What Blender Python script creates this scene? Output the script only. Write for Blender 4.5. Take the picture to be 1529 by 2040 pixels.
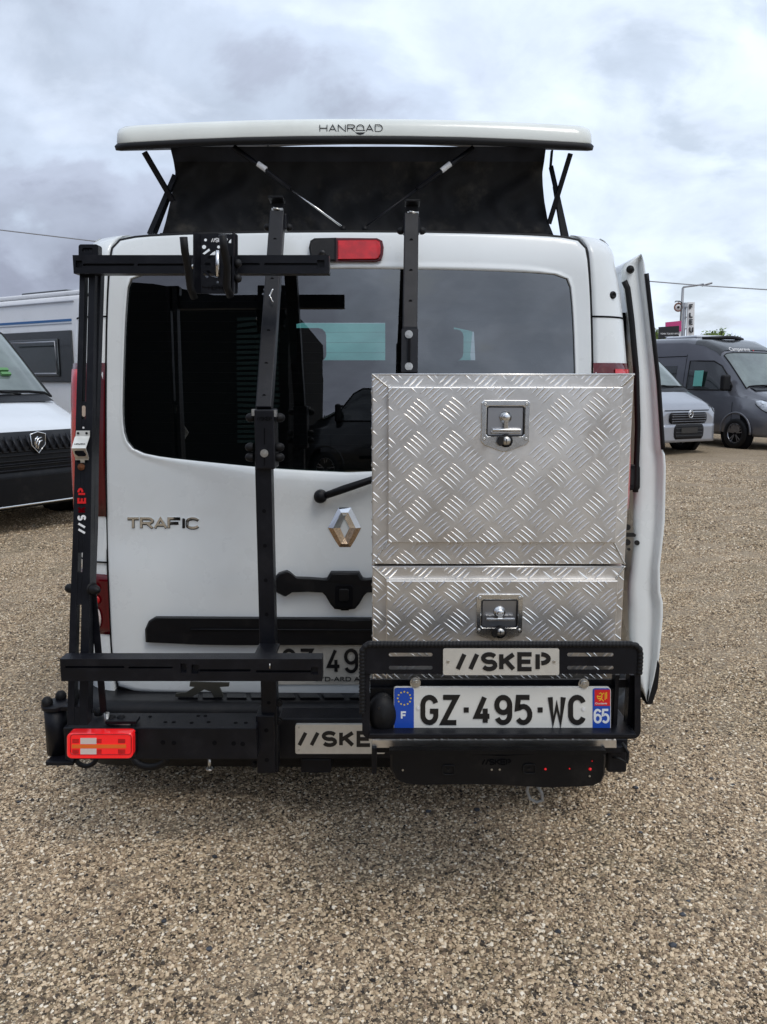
import bpy, bmesh, math, random
from mathutils import Vector, Matrix
random.seed(7)
for _o in list(bpy.data.objects): bpy.data.objects.remove(_o)
SC = bpy.context.scene
COL = SC.collection
R = math.radians
# ------------------------------------------------------------ camera, sky, sun, exposure
FOC, PITCH, CH = 1600.0, R(9.33), 1.5
cd = bpy.data.cameras.new('camera'); cam = bpy.data.objects.new('camera', cd); COL.objects.link(cam)
cam.location = (0, 0, CH); cam.rotation_euler = (R(90) - PITCH, 0, 0)
cd.sensor_fit = 'VERTICAL'; cd.sensor_height = 36; cd.lens = 36*FOC/2040; cd.clip_start = .05; cd.clip_end = 3000
SC.camera = cam
SUN_EL, SUN_AZ = R(56), R(150)     # azimuth measured from +Y towards +X: behind the camera, to the right
wd = bpy.data.worlds.new('World'); SC.world = wd; wd.use_nodes = True
nt = wd.node_tree; nt.nodes.clear()
def N(nt, t, **k):
    n = nt.nodes.new(t)
    for a, b in k.items():
        if a == 'inp':
            for i, v in b.items(): n.inputs[i].default_value = v
        else: setattr(n, a, b)
    return n
def mathn(nt, op, a, b=None, clamp=False):
    n = nt.nodes.new('ShaderNodeMath'); n.operation = op; n.use_clamp = clamp
    for i, v in enumerate((a, b)):
        if v is None: continue
        if isinstance(v, (int, float)): n.inputs[i].default_value = v
        else: nt.links.new(v, n.inputs[i])
    return n.outputs[0]
def mixc(nt, fac, a, b, blend='MIX'):
    n = nt.nodes.new('ShaderNodeMix'); n.data_type = 'RGBA'; n.blend_type = blend
    for i, v in ((0, fac), (6, a), (7, b)):
        if isinstance(v, (int, float)): n.inputs[i].default_value = v
        elif isinstance(v, tuple): n.inputs[i].default_value = (v[0], v[1], v[2], 1)
        else: nt.links.new(v, n.inputs[i])
    return n.outputs[2]
def ramp(nt, fac, stops, interp='EASE'):
    n = nt.nodes.new('ShaderNodeValToRGB'); cr = n.color_ramp; cr.interpolation = interp
    while len(cr.elements) < len(stops): cr.elements.new(.5)
    for e, (p, c) in zip(cr.elements, stops):
        e.position = p; e.color = (c[0], c[1], c[2], 1) if isinstance(c, tuple) else (c, c, c, 1)
    nt.links.new(fac, n.inputs[0]); return n.outputs[0]
def noise(nt, vec, scale, detail=5, rough=.55, dist=0):
    n = nt.nodes.new('ShaderNodeTexNoise'); n.inputs['Scale'].default_value = scale; n.inputs['Detail'].default_value = detail
    n.inputs['Roughness'].default_value = rough; n.inputs['Distortion'].default_value = dist
    if vec: nt.links.new(vec, n.inputs['Vector'])
    return n.outputs['Fac']
sky = N(nt, 'ShaderNodeTexSky', sky_type='NISHITA', sun_disc=False, sun_elevation=SUN_EL, sun_rotation=SUN_AZ)
sky.air_density = 1.2; sky.dust_density = 3
skyb = N(nt, 'ShaderNodeVectorMath', operation='SCALE', inp={3: .085}); nt.links.new(sky.outputs[0], skyb.inputs[0])
tc = N(nt, 'ShaderNodeTexCoord'); sep = N(nt, 'ShaderNodeSeparateXYZ'); nt.links.new(tc.outputs['Generated'], sep.inputs[0])
# cloud deck: direction projected on a plane overhead, so clouds shrink towards the horizon
zz = mathn(nt, 'ADD', mathn(nt, 'MAXIMUM', sep.outputs[2], 0.0), .5)
cmb = N(nt, 'ShaderNodeCombineXYZ')
nt.links.new(mathn(nt, 'DIVIDE', sep.outputs[0], zz), cmb.inputs[0]); nt.links.new(mathn(nt, 'DIVIDE', sep.outputs[1], zz), cmb.inputs[1])
mp = N(nt, 'ShaderNodeMapping'); mp.inputs['Location'].default_value = (3.1, 1.7, .3); mp.inputs['Scale'].default_value = (1.5, 1.7, 1)
nt.links.new(cmb.outputs[0], mp.inputs[0])
def shifted(dx, dy):
    v = N(nt, 'ShaderNodeVectorMath', operation='ADD', inp={1: (dx, dy, 0)}); nt.links.new(mp.outputs[0], v.inputs[0]); return v.outputs[0]
n1 = noise(nt, mp.outputs[0], 1.15, 9, .52, .25)
n2 = noise(nt, mp.outputs[0], 3.4, 8, .56, .35)
n1s = noise(nt, shifted(.10, -.16), 1.15, 9, .52, .25)
n2s = noise(nt, shifted(.03, -.05), 3.4, 8, .56, .35)
dens = mathn(nt, 'ADD', mathn(nt, 'MULTIPLY', n1, .72), mathn(nt, 'MULTIPLY', n2, .28))
# the deck is thicker on the left and low down, thin and bright on the right
lr = mathn(nt, 'MULTIPLY', sep.outputs[0], -.21)
low = mathn(nt, 'MULTIPLY', mathn(nt, 'MULTIPLY', mathn(nt, 'SUBTRACT', .40, mathn(nt, 'MAXIMUM', sep.outputs[2], 0.0)), .42), mathn(nt, 'MINIMUM', mathn(nt, 'MAXIMUM', mathn(nt, 'SUBTRACT', .45, sep.outputs[0]), .12), .9))
dens = mathn(nt, 'ADD', mathn(nt, 'MULTIPLY', mathn(nt, 'SUBTRACT', dens, .5), 1.5), .5)
dens = mathn(nt, 'ADD', mathn(nt, 'ADD', dens, lr), low)
cc = ramp(nt, dens, [(.34, (.74, .83, .96)), (.44, (.62, .705, .85)), (.54, (.48, .555, .68)), (.63, (.36, .405, .505)), (.77, (.24, .265, .34))])
# side light on the billows: where the cloud thins towards the light it brightens
bil = mathn(nt, 'ADD', mathn(nt, 'MULTIPLY', mathn(nt, 'SUBTRACT', n1, n1s), 1.3), mathn(nt, 'MULTIPLY', mathn(nt, 'SUBTRACT', n2, n2s), .65))
bil = mathn(nt, 'ADD', 1.0, mathn(nt, 'MAXIMUM', mathn(nt, 'MINIMUM', bil, .2), -.14))
sv = N(nt, 'ShaderNodeVectorMath', operation='SCALE'); nt.links.new(cc, sv.inputs[0]); nt.links.new(bil, sv.inputs[3])
gap = ramp(nt, dens, [(.30, 1.0), (.44, 0.0)])
skyc = mixc(nt, mathn(nt, 'MULTIPLY', gap, .35), sv.outputs[0], skyb.outputs[0])
bg = N(nt, 'ShaderNodeBackground', inp={1: 1.0}); nt.links.new(skyc, bg.inputs[0])
wo = N(nt, 'ShaderNodeOutputWorld'); nt.links.new(bg.outputs[0], wo.inputs[0])
sd = bpy.data.lights.new('sun', 'SUN'); sd.energy = .8; sd.angle = R(25); sd.color = (1, .96, .9)
sun = bpy.data.objects.new('sun', sd); COL.objects.link(sun)
sdir = Vector((math.sin(SUN_AZ)*math.cos(SUN_EL), math.cos(SUN_AZ)*math.cos(SUN_EL), math.sin(SUN_EL)))
sun.rotation_euler = sdir.to_track_quat('Z', 'Y').to_euler()
SC.render.engine = 'CYCLES'
SC.view_settings.view_transform = 'Standard'; SC.view_settings.look = 'None'; SC.view_settings.gamma = 1
SC.view_settings.use_curve_mapping = False; SC.view_settings.exposure = 0.38

# ------------------------------------------------------------ measuring: photo pixel + distance -> place
def P(px, py, Y):
    u = (px - 764.5)/FOC; v = (py - 1020)/FOC
    dy = math.cos(PITCH) - v*math.sin(PITCH); dz = -math.sin(PITCH) - v*math.cos(PITCH)
    t = Y/dy
    return Vector((u*t, Y, CH + dz*t))
def G(px, py):
    u = (px - 764.5)/FOC; v = (py - 1020)/FOC
    dy = math.cos(PITCH) - v*math.sin(PITCH); dz = -math.sin(PITCH) - v*math.cos(PITCH)
    t = -CH/dz
    return Vector((u*t, dy*t, 0))
def lerp(a, b, t): return a + (b - a)*t
def interp(x, tab):
    if x <= tab[0][0]: return tab[0][1]
    for (a, b), (c, d) in zip(tab, tab[1:]):
        if x <= c: return lerp(b, d, (x - a)/(c - a))
    return tab[-1][1]

# ------------------------------------------------------------ materials
def mat(name, col, rough=.5, metal=0, var=.0, vscale=8, bump=0, bscale=60, coat=0, rvar=0, emit=0, spec=.5, dirt=None, vstretch=None):
    m = bpy.data.materials.new(name); m.use_nodes = True; t = m.node_tree; b = t.nodes['Principled BSDF']
    b.inputs['Base Color'].default_value = (*col, 1); b.inputs['Roughness'].default_value = rough; b.inputs['Metallic'].default_value = metal
    b.inputs['Coat Weight'].default_value = coat; b.inputs['Coat Roughness'].default_value = .06
    b.inputs['Specular IOR Level'].default_value = spec
    tcn = t.nodes.new('ShaderNodeTexCoord'); vec = tcn.outputs['Object']
    if vstretch:
        mpn = t.nodes.new('ShaderNodeMapping'); mpn.inputs['Scale'].default_value = vstretch; t.links.new(vec, mpn.inputs[0]); vec = mpn.outputs[0]
    c = None
    if var:
        nf = noise(t, vec, vscale, 6, .6)
        c = mixc(t, ramp(t, nf, [(.3, 0.), (.7, 1.)]), tuple(x*(1 - var) for x in col), tuple(min(1, x*(1 + var)) for x in col))
    if dirt:
        dcol, damt, dsc = dirt
        nf = noise(t, vec, dsc, 9, .68)
        fac = mathn(t, 'MULTIPLY', ramp(t, nf, [(.5, 0.), (.72, 1.)]), damt)
        c = mixc(t, fac, c if c is not None else col, dcol)
    if c is not None: t.links.new(c, b.inputs['Base Color'])
    if rvar:
        nf = noise(t, vec, vscale*1.7, 6, .6)
        t.links.new(mathn(t, 'ADD', mathn(t, 'MULTIPLY', mathn(t, 'SUBTRACT', nf, .5), rvar*2), rough, clamp=True), b.inputs['Roughness'])
    if bump:
        nf = noise(t, vec, bscale, 4, .6); bn = t.nodes.new('ShaderNodeBump'); bn.inputs['Strength'].default_value = bump; bn.inputs['Distance'].default_value = .002
        t.links.new(nf, bn.inputs['Height']); t.links.new(bn.outputs[0], b.inputs['Normal'])
    if emit:
        b.inputs['Emission Color'].default_value = (*col, 1); b.inputs['Emission Strength'].default_value = emit
    return m
def glass_mat(name, tint, ior=1.5, rough=.0):
    m = bpy.data.materials.new(name); m.use_nodes = True; t = m.node_tree; t.nodes.clear()
    tr = N(t, 'ShaderNodeBsdfTransparent', inp={0: (*tint, 1)}); gl = N(t, 'ShaderNodeBsdfGlossy', inp={'Roughness': rough})
    fr = N(t, 'ShaderNodeFresnel', inp={0: ior}); mx = N(t, 'ShaderNodeMixShader'); o = N(t, 'ShaderNodeOutputMaterial')
    t.links.new(fr.outputs[0], mx.inputs[0]); t.links.new(tr.outputs[0], mx.inputs[1]); t.links.new(gl.outputs[0], mx.inputs[2]); t.links.new(mx.outputs[0], o.inputs[0])
    return m
M = {}
M['white'] = mat('white_paint', (.77, .80, .80), .28, coat=.6, var=.025, vscale=2.5, dirt=((.45, .42, .36), .10, 3.5), rvar=.05)
M['lid'] = mat('roof_gelcoat', (.76, .785, .735), .25, coat=.5, var=.04, vscale=5, dirt=((.38, .37, .31), .18, 4.0))
M['black'] = mat('black_powder_coat', (.0055, .006, .009), .38, var=.25, vscale=14, bump=.25, bscale=900, rvar=.1, spec=.26, dirt=((.05, .047, .045), .14, 14))
M['blackmatt'] = mat('black_plastic', (.004, .0042, .0055), .40, bump=.3, bscale=700, rvar=.08, spec=.24, dirt=((.05, .045, .04), .2, 9))
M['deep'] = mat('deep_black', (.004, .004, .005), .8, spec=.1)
M['rubber'] = mat('rubber', (.006, .006, .007), .55, spec=.28, bump=.2, bscale=300)
M['canvas'] = mat('black_canvas', (.009, .009, .010), .75, var=.4, vscale=6, bump=1, bscale=13, spec=.4, dirt=((.10, .088, .07), .5, 5))
M['canvas_band'] = mat('navy_canvas_band', (.026, .028, .036), .8, var=.2, vscale=6, spec=.25)
M['alu'] = mat('aluminium_sheet', (.80, .775, .74), .40, 1, var=.13, vscale=9, bump=.12, bscale=45, rvar=.12, dirt=((.36, .30, .235), .6, 5))
M['alu_bar'] = mat('aluminium_tread_bars', (.86, .84, .81), .30, 1, var=.12, vscale=20, rvar=.08)
M['weld'] = mat('weld_bead', (.66, .64, .60), .35, 1, bump=1, bscale=200)
M['steel'] = mat('stainless_steel', (.78, .78, .77), .24, 1, rvar=.08, vscale=20)
M['steel_dull'] = mat('brushed_steel_plate', (.74, .725, .67), .42, .55, var=.05, vscale=30, rvar=.06)
M['bolt'] = mat('zinc_bolt', (.58, .57, .54), .35, 1, var=.15, vscale=120)
M['chrome'] = mat('chrome', (.74, .75, .76), .06, 1)
M['chrome_dirty'] = mat('chrome_dusty', (.62, .45, .30), .22, 1, var=.25, vscale=160, bump=.5, bscale=500)
M['redlens'] = mat('red_lens', (.085, .001, .004), .12, coat=.25, var=.15, vscale=3, vstretch=(40, 40, 1), spec=.35)
M['redlens2'] = mat('red_lens_bright', (.55, .005, .010), .2, coat=.3, var=.2, vscale=30)
M['redglow'] = mat('lit_red_lamp', (.80, .010, .014), .2, coat=.6, emit=.28)
M['orange'] = mat('orange_lamp_strip', (.85, .16, .02), .25, coat=.4)
M['lampwhite'] = mat('clear_lens_window', (.72, .60, .56), .2, coat=.5)
M['plate'] = mat('plate_white', (.72, .715, .67), .3, var=.02, vscale=30, dirt=((.5, .45, .36), .22, 30))
M['platedull'] = mat('plate_white_dusty', (.50, .47, .41), .35, var=.05, vscale=20, dirt=((.34, .28, .2), .4, 25))
M['ink'] = mat('black_ink', (.008, .008, .009), .35)
M['blue'] = mat('plate_blue', (.012, .07, .42), .3)
M['ptext'] = mat('plate_pale_text', (.75, .78, .8), .3)
M['yellow'] = mat('star_yellow', (.85, .62, .03), .3)
M['occ'] = mat('plate_red', (.70, .015, .02), .3)
M['printred'] = mat('print_red', (.62, .01, .01), .4)
M['printwhite'] = mat('print_white', (.75, .75, .75), .4)
M['glass'] = glass_mat('tinted_rear_glass', (.30, .38, .37), 2.6)
M['screen'] = glass_mat('green_windscreen', (.30, .72, .62), 1.45)
M['interior'] = mat('interior_dark', (.010, .010, .011), .8, spec=.2)
M['fabric'] = mat('seat_fabric', (.012, .012, .014), .9, spec=.2)

# ------------------------------------------------------------ meshes
class MB:
    def __init__(s): s.v = []; s.f = []; s.sm = []
    def add(s, vs, fs, smooth=False):
        b = len(s.v); s.v += [tuple(v) for v in vs]; s.f += [tuple(b + i for i in f) for f in fs]; s.sm += [smooth]*len(fs); return s
    def box(s, x0, x1, y0, y1, z0, z1):
        v = [(x, y, z) for x in (x0, x1) for y in (y0, y1) for z in (z0, z1)]
        return s.add(v, [(0, 1, 3, 2), (4, 6, 7, 5), (0, 4, 5, 1), (2, 3, 7, 6), (0, 2, 6, 4), (1, 5, 7, 3)])
    def bar(s, a, b, w, d, side=None):
        a = Vector(a); b = Vector(b); t = (b - a).normalized(); side = Vector(side) if side else Vector((1, 0, 0))
        n = t.cross(side)
        if n.length < 1e-4: side = Vector((0, 1, 0)); n = t.cross(side)
        n.normalize(); u = n.cross(t).normalized()
        v = []
        for c in (a, b):
            for i, j in ((-1, -1), (1, -1), (1, 1), (-1, 1)): v.append(c + u*i*w/2 + n*j*d/2)
        return s.add(v, [(3, 2, 1, 0), (4, 5, 6, 7)] + [(i, (i + 1) % 4, 4 + (i + 1) % 4, 4 + i) for i in range(4)])
    def tube(s, pts, r, n=10, closed=False, flat=1.0, caps=True):
        pts = [Vector(p) for p in pts]; rr = r if callable(r) else (lambda i: r)
        v = []; k = len(pts); ref = None
        for i, p in enumerate(pts):
            a = pts[(i - 1) % k] if (closed or i > 0) else p; b = pts[(i + 1) % k] if (closed or i < k - 1) else p
            t = (b - a).normalized()
            if ref is None: ref = Vector((0, 0, 1)) if abs(t.z) < .9 else Vector((0, 1, 0))
            u = t.cross(ref).normalized(); w = u.cross(t).normalized(); ref = w
            for j in range(n):
                q = 2*math.pi*j/n; v.append(p + (u*math.cos(q) + w*math.sin(q)*flat)*rr(i))
        f = []
        for i in range(k if closed else k - 1):
            for j in range(n):
                a = i*n + j; b = i*n + (j + 1) % n; c = ((i + 1) % k)*n
                f.append((a, b, c + (j + 1) % n, c + j))
        s.add(v, f, True)
        if not closed and caps:
            s.f.append(tuple(len(s.v) - len(v) + j for j in reversed(range(n)))); s.sm.append(False)
            s.f.append(tuple(len(s.v) - n + j for j in range(n))); s.sm.append(False)
        return s
    def cyl(s, c, axis, r, h, n=20, r2=None):
        c = Vector(c); a = Vector(axis).normalized(); r2 = r if r2 is None else r2
        return s.tube([c, c + a*h], lambda i: r if i == 0 else r2, n)
    def lathe(s, c, axis, prof, n=20):   # prof: (distance along axis, radius)
        c = Vector(c); a = Vector(axis).normalized(); u = a.orthogonal().normalized(); w = a.cross(u)
        v = []; f = []
        for (h, r) in prof:
            for j in range(n):
                q = 2*math.pi*j/n; v.append(c + a*h + (u*math.cos(q) + w*math.sin(q))*max(r, 1e-5))
        for i in range(len(prof) - 1):
            for j in range(n): f.append((i*n + j, i*n + (j + 1) % n, (i + 1)*n + (j + 1) % n, (i + 1)*n + j))
        return s.add(v, f, True)
    def grid(s, rows, closed=False, smooth=True):
        n = len(rows[0]); assert all(len(r) == n for r in rows), 'ragged grid'; v = [p for r in rows for p in r]; f = []
        for i in range(len(rows) - 1):
            for j in range(n if closed else n - 1):
                f.append((i*n + j, i*n + (j + 1) % n, (i + 1)*n + (j + 1) % n, (i + 1)*n + j))
        return s.add(v, f, smooth)
    def prism(s, poly, d):     # poly: list of 3D points (one face), d: depth vector
        k = len(poly); d = Vector(d); v = [Vector(p) for p in poly] + [Vector(p) + d for p in poly]
        return s.add(v, [tuple(range(k)), tuple(reversed(range(k, 2*k)))] + [(i, k + i, k + (i + 1) % k, (i + 1) % k) for i in range(k)])
    def build(s, name, m, parent=None, bevel=0, seg=2, fix=True, sub=0):
        me = bpy.data.meshes.new(name); me.from_pydata(s.v, [], s.f); me.polygons.foreach_set('use_smooth', s.sm)
        if fix:
            bm = bmesh.new(); bm.from_mesh(me); bmesh.ops.recalc_face_normals(bm, faces=bm.faces); bm.to_mesh(me); bm.free()
        o = bpy.data.objects.new(name, me); COL.objects.link(o)
        if isinstance(m, str): m = M[m]
        me.materials.append(m)
        if parent is not None:
            o.parent = parent
            if parent.type == 'EMPTY' and 'world' in parent.keys(): o.matrix_parent_inverse = Matrix.Translation(-parent.location)
        if bevel:
            bv = o.modifiers.new('bevel', 'BEVEL'); bv.width = bevel; bv.segments = seg; bv.limit_method = 'ANGLE'; bv.angle_limit = R(40)
            bv.harden_normals = False
        if sub:
            sb = o.modifiers.new('sub', 'SUBSURF'); sb.levels = sub; sb.render_levels = sub
        return o
def tag(o, label=None, cat=None, group=None, kind=None):
    for k, v in (('label', label), ('category', cat), ('group', group), ('kind', kind)):
        if v: o[k] = v
    return o
def thing(name, loc, label, cat, group=None, world=True, rz=0):
    o = bpy.data.objects.new(name, None); COL.objects.link(o); o.location = loc; o.rotation_euler = (0, 0, rz); o.empty_display_size = .1
    if world: o['world'] = 1
    return tag(o, label, cat, group)
def rrect(x0, y0, x1, y1, r, n=5):      # rounded rectangle in pixels, y down
    out = []
    for cx, cy, a0 in ((x1 - r, y0 + r, -90), (x1 - r, y1 - r, 0), (x0 + r, y1 - r, 90), (x0 + r, y0 + r, 180)):
        for i in range(n + 1):
            a = R(a0 + 90*i/n); out.append((cx + r*math.cos(a), cy + r*math.sin(a)))
    return out
def arcpx(cx, cy, r, a0, a1, n=16, ry=None):
    ry = r if ry is None else ry
    return [(cx + r*math.cos(R(lerp(a0, a1, i/n))), cy + ry*math.sin(R(lerp(a0, a1, i/n)))) for i in range(n + 1)]
def relief(mb, poly, surf, proud, bev=0, depth=0, shrink=.5):
    """a raised plate whose outline is poly (photo pixels) on a surface; proud = how far it stands towards the viewer"""
    cx = sum(p[0] for p in poly)/len(poly); cy = sum(p[1] for p in poly)/len(poly)
    def ring(y_off, sh):
        r = []
        for (x, y) in poly:
            d = math.hypot(x - cx, y - cy) or 1; k = max(0, (d - sh)/d)
            q = surf(cx + (x - cx)*k, cy + (y - cy)*k); q = Vector(q); q.y += y_off; r.append(q)
        return r
    b = ring(depth, 0); f0 = ring(-proud + bev, 0); k = len(poly)
    rings = [b, f0]
    if bev: rings.append(ring(-proud, bev*FOC/2.2*shrink*2))
    mb.grid(rings, closed=True, smooth=False)
    base = len(mb.v) - k
    mb.f.append(tuple(range(base, base + k))); mb.sm.append(False)
    return mb
def flat(Y): return lambda px, py: P(px, py, Y)
def bxp(mb, x0, x1, y0, y1, Y0, Y1):   # true box whose front face (at distance Y0) covers these pixels
    a = P((x0), (y0 + y1)/2, Y0); b = P(x1, (y0 + y1)/2, Y0); c = P((x0 + x1)/2, y0, Y0); d = P((x0 + x1)/2, y1, Y0)
    return mb.box(a.x, b.x, Y0, Y1, d.z, c.z)

# ------------------------------------------------------------ stroke lettering
def A_(cx, cy, rx, ry, a0, a1, n=10): return [(cx + rx*math.cos(R(lerp(a0, a1, i/n))), cy + ry*math.sin(R(lerp(a0, a1, i/n)))) for i in range(n + 1)]
GL = {
 'A': [[(0, 0), (.5, 1), (1, 0)], [(.2, .32), (.8, .32)]],
 'C': [A_(.5, .7, .5, .3, 20, 180) + A_(.5, .3, .5, .3, 180, 340)],
 'D': [[(0, 0), (0, 1), (.5, 1)] + A_(.5, .5, .5, .5, 90, -90, 14)[1:] + [(0, 0)]],
 'E': [[(1, 1), (0, 1), (0, 0), (1, 0)], [(0, .5), (.9, .5)]],
 'F': [[(1, 1), (0, 1), (0, 0)], [(0, .52), (.85, .52)]],
 'G': [A_(.5, .7, .5, .3, 15, 180) + A_(.5, .3, .5, .3, 180, 360) + [(1, .45), (.55, .45)]],
 'H': [[(0, 0), (0, 1)], [(1, 0), (1, 1)], [(0, .5), (1, .5)]],
 'I': [[(.5, 0), (.5, 1)]],
 'K': [[(0, 0), (0, 1)], [(1, 1), (.08, .45)], [(.32, .6), (1, 0)]],
 'L': [[(0, 1), (0, 0), (.9, 0)]],
 'N': [[(0, 0), (0, 1), (1, 0), (1, 1)]],
 'O': [A_(.5, .7, .5, .3, 0, 180) + A_(.5, .3, .5, .3, 180, 360) + [(1, .7)]],
 'P': [[(0, 0), (0, 1), (.6, 1)] + A_(.6, .74, .4, .26, 90, -90)[1:] + [(0, .48)]],
 'R': [[(0, 0), (0, 1), (.6, 1)] + A_(.6, .75, .4, .25, 90, -90)[1:] + [(0, .5)], [(.5, .5), (1, 0)]],
 'S': [A_(.5, .74, .5, .26, 25, 270) + A_(.5, .26, .5, .26, 90, -155)[1:]],
 'T': [[(0, 1), (1, 1)], [(.5, 1), (.5, 0)]],
 'U': [[(0, 1), (0, .3)] + A_(.5, .3, .5, .3, 180, 360)[1:] + [(1, 1)]],
 'W': [[(0, 1), (.22, 0), (.5, .68), (.78, 0), (1, 1)]],
 'Z': [[(0, 1), (1, 1), (0, 0), (1, 0)]],
 'p': [[(0, 0), (0, 1)], A_(.28, .70, .62, .30, 88, -88)],
 '/': [[(0, 0), (1, 1)]],
 '-': [[(.05, .5), (.95, .5)]],
 '4': [[(.62, 1), (0, .25), (1, .25)], [(.68, .55), (.68, 0)]],
 '5': [[(.95, 1), (.1, 1), (.02, .56)] + A_(.48, .32, .5, .32, 125, -145, 14)],
 '6': [A_(.5, .3, .5, .3, 0, 360, 18), [(0, .3), (0, .7)] + A_(.5, .7, .5, .3, 180, 25)[1:]],
 '9': [A_(.5, .7, .5, .3, 0, 360, 18), [(1, .7), (1, .3)] + A_(.5, .3, .5, .3, 0, -155)[1:]],
 'Q': [A_(.5, .5, .5, .5, -25, 205, 20), [(-.15, .18), (1.15, .18)]],
}
def ribbon(mb, pts, w, fr, off, th):
    """flat stroke of width w with mitred corners; fr maps (u, v, height) to space"""
    P2 = [Vector(p) for p in pts]; q = [P2[0]]
    for p in P2[1:]:
        if (p - q[-1]).length > 1e-6: q.append(p)
    L, Rr = [], []
    for i, p in enumerate(q):
        a = (q[i] - q[i - 1]).normalized() if i else None; b = (q[i + 1] - q[i]).normalized() if i < len(q) - 1 else None
        if a is None: a = b
        if b is None: b = a
        t = (a + b); t = t.normalized() if t.length > 1e-4 else a
        n = Vector((-t.y, t.x)); k = min(2.2, 1/max(.3, n.dot(Vector((-a.y, a.x)))))
        L.append(p + n*w/2*k); Rr.append(p - n*w/2*k)
    rows = [[fr(p.x, p.y, 0) for p in L], [fr(p.x, p.y, th + off) for p in L], [fr(p.x, p.y, th + off) for p in Rr], [fr(p.x, p.y, 0) for p in Rr]]
    mb.grid(rows, smooth=False)
    for e in (0, -1): mb.add([r[e] for r in rows], [(0, 1, 2, 3)])
def text(mb, s, x0, x1, y0, y1, surf, w, th=.0012, gap=.3, slash=.62, narrow={'I': .2, '/': .55, '-': .6, '1': .4}, shear=0):
    """letters of s between pixel x0..x1, top y0, bottom y1, on surf; w = stroke width in pixels"""
    ws = [narrow.get(c, .5 if c == ' ' else 1) for c in s]; tot = sum(ws) + gap*(len(s) - 1)
    W = x1 - x0 - w; H = y1 - y0 - w; u = W/tot; x = x0 + w/2
    k = 0
    for c, cw in zip(s, ws):
        def fr(a, b, h, X=x): q = Vector(surf(a, b)); return Vector((q.x, q.y - h, q.z))
        for st in GL.get(c, []):
            pts = [(x + p[0]*cw*u + shear*(p[1] - .5)*H, y1 - w/2 - p[1]*H) for p in st]
            k += 1
            ribbon(mb, pts, w, fr, (k % 7)*.00006, th)
        x += (cw + gap)*u
    return mb
def font(body, loc, size, m, parent, rot=(R(90), 0, 0), ext=.0006, sx=1, name='lettering', align='LEFT'):
    cu = bpy.data.curves.new('t', 'FONT'); cu.body = body; cu.size = size; cu.extrude = ext; cu.align_x = align; cu.offset = size*.008
    o = bpy.data.objects.new('t', cu); COL.objects.link(o); bpy.context.view_layer.update()
    me = bpy.data.meshes.new_from_object(o.evaluated_get(bpy.context.evaluated_depsgraph_get())); bpy.data.objects.remove(o)
    me.materials.clear(); me.materials.append(M[m] if isinstance(m, str) else m)
    mt = Matrix.Translation(loc) @ Matrix.Rotation(rot[2], 4, 'Z') @ Matrix.Rotation(rot[0], 4, 'X') @ Matrix.Diagonal((sx, 1, 1, 1))
    me.transform(mt)
    q = bpy.data.objects.new(name, me); COL.objects.link(q)
    if parent:
        q.parent = parent
        if parent.type == 'EMPTY' and 'world' in parent.keys(): q.matrix_parent_inverse = Matrix.Translation(-parent.location)
    return q
def knob(mb, c, axis, r=.013, h=.02):
    mb.lathe(c, axis, [(0, r*.9), (h*.25, r), (h*.6, r*.92), (h*.9, r*.55), (h, 0)], 14)
def hexbolt(mb, c, axis, r=.009, h=.006):
    mb.cyl(c, axis, r*1.35, h*.3, 18); a = Vector(axis).normalized(); mb.cyl(Vector(c) + a*h*.3, a, r, h*.9, 6); mb.cyl(Vector(c) + a*h*1.2, a, r*.5, h*.3, 10)
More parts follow.
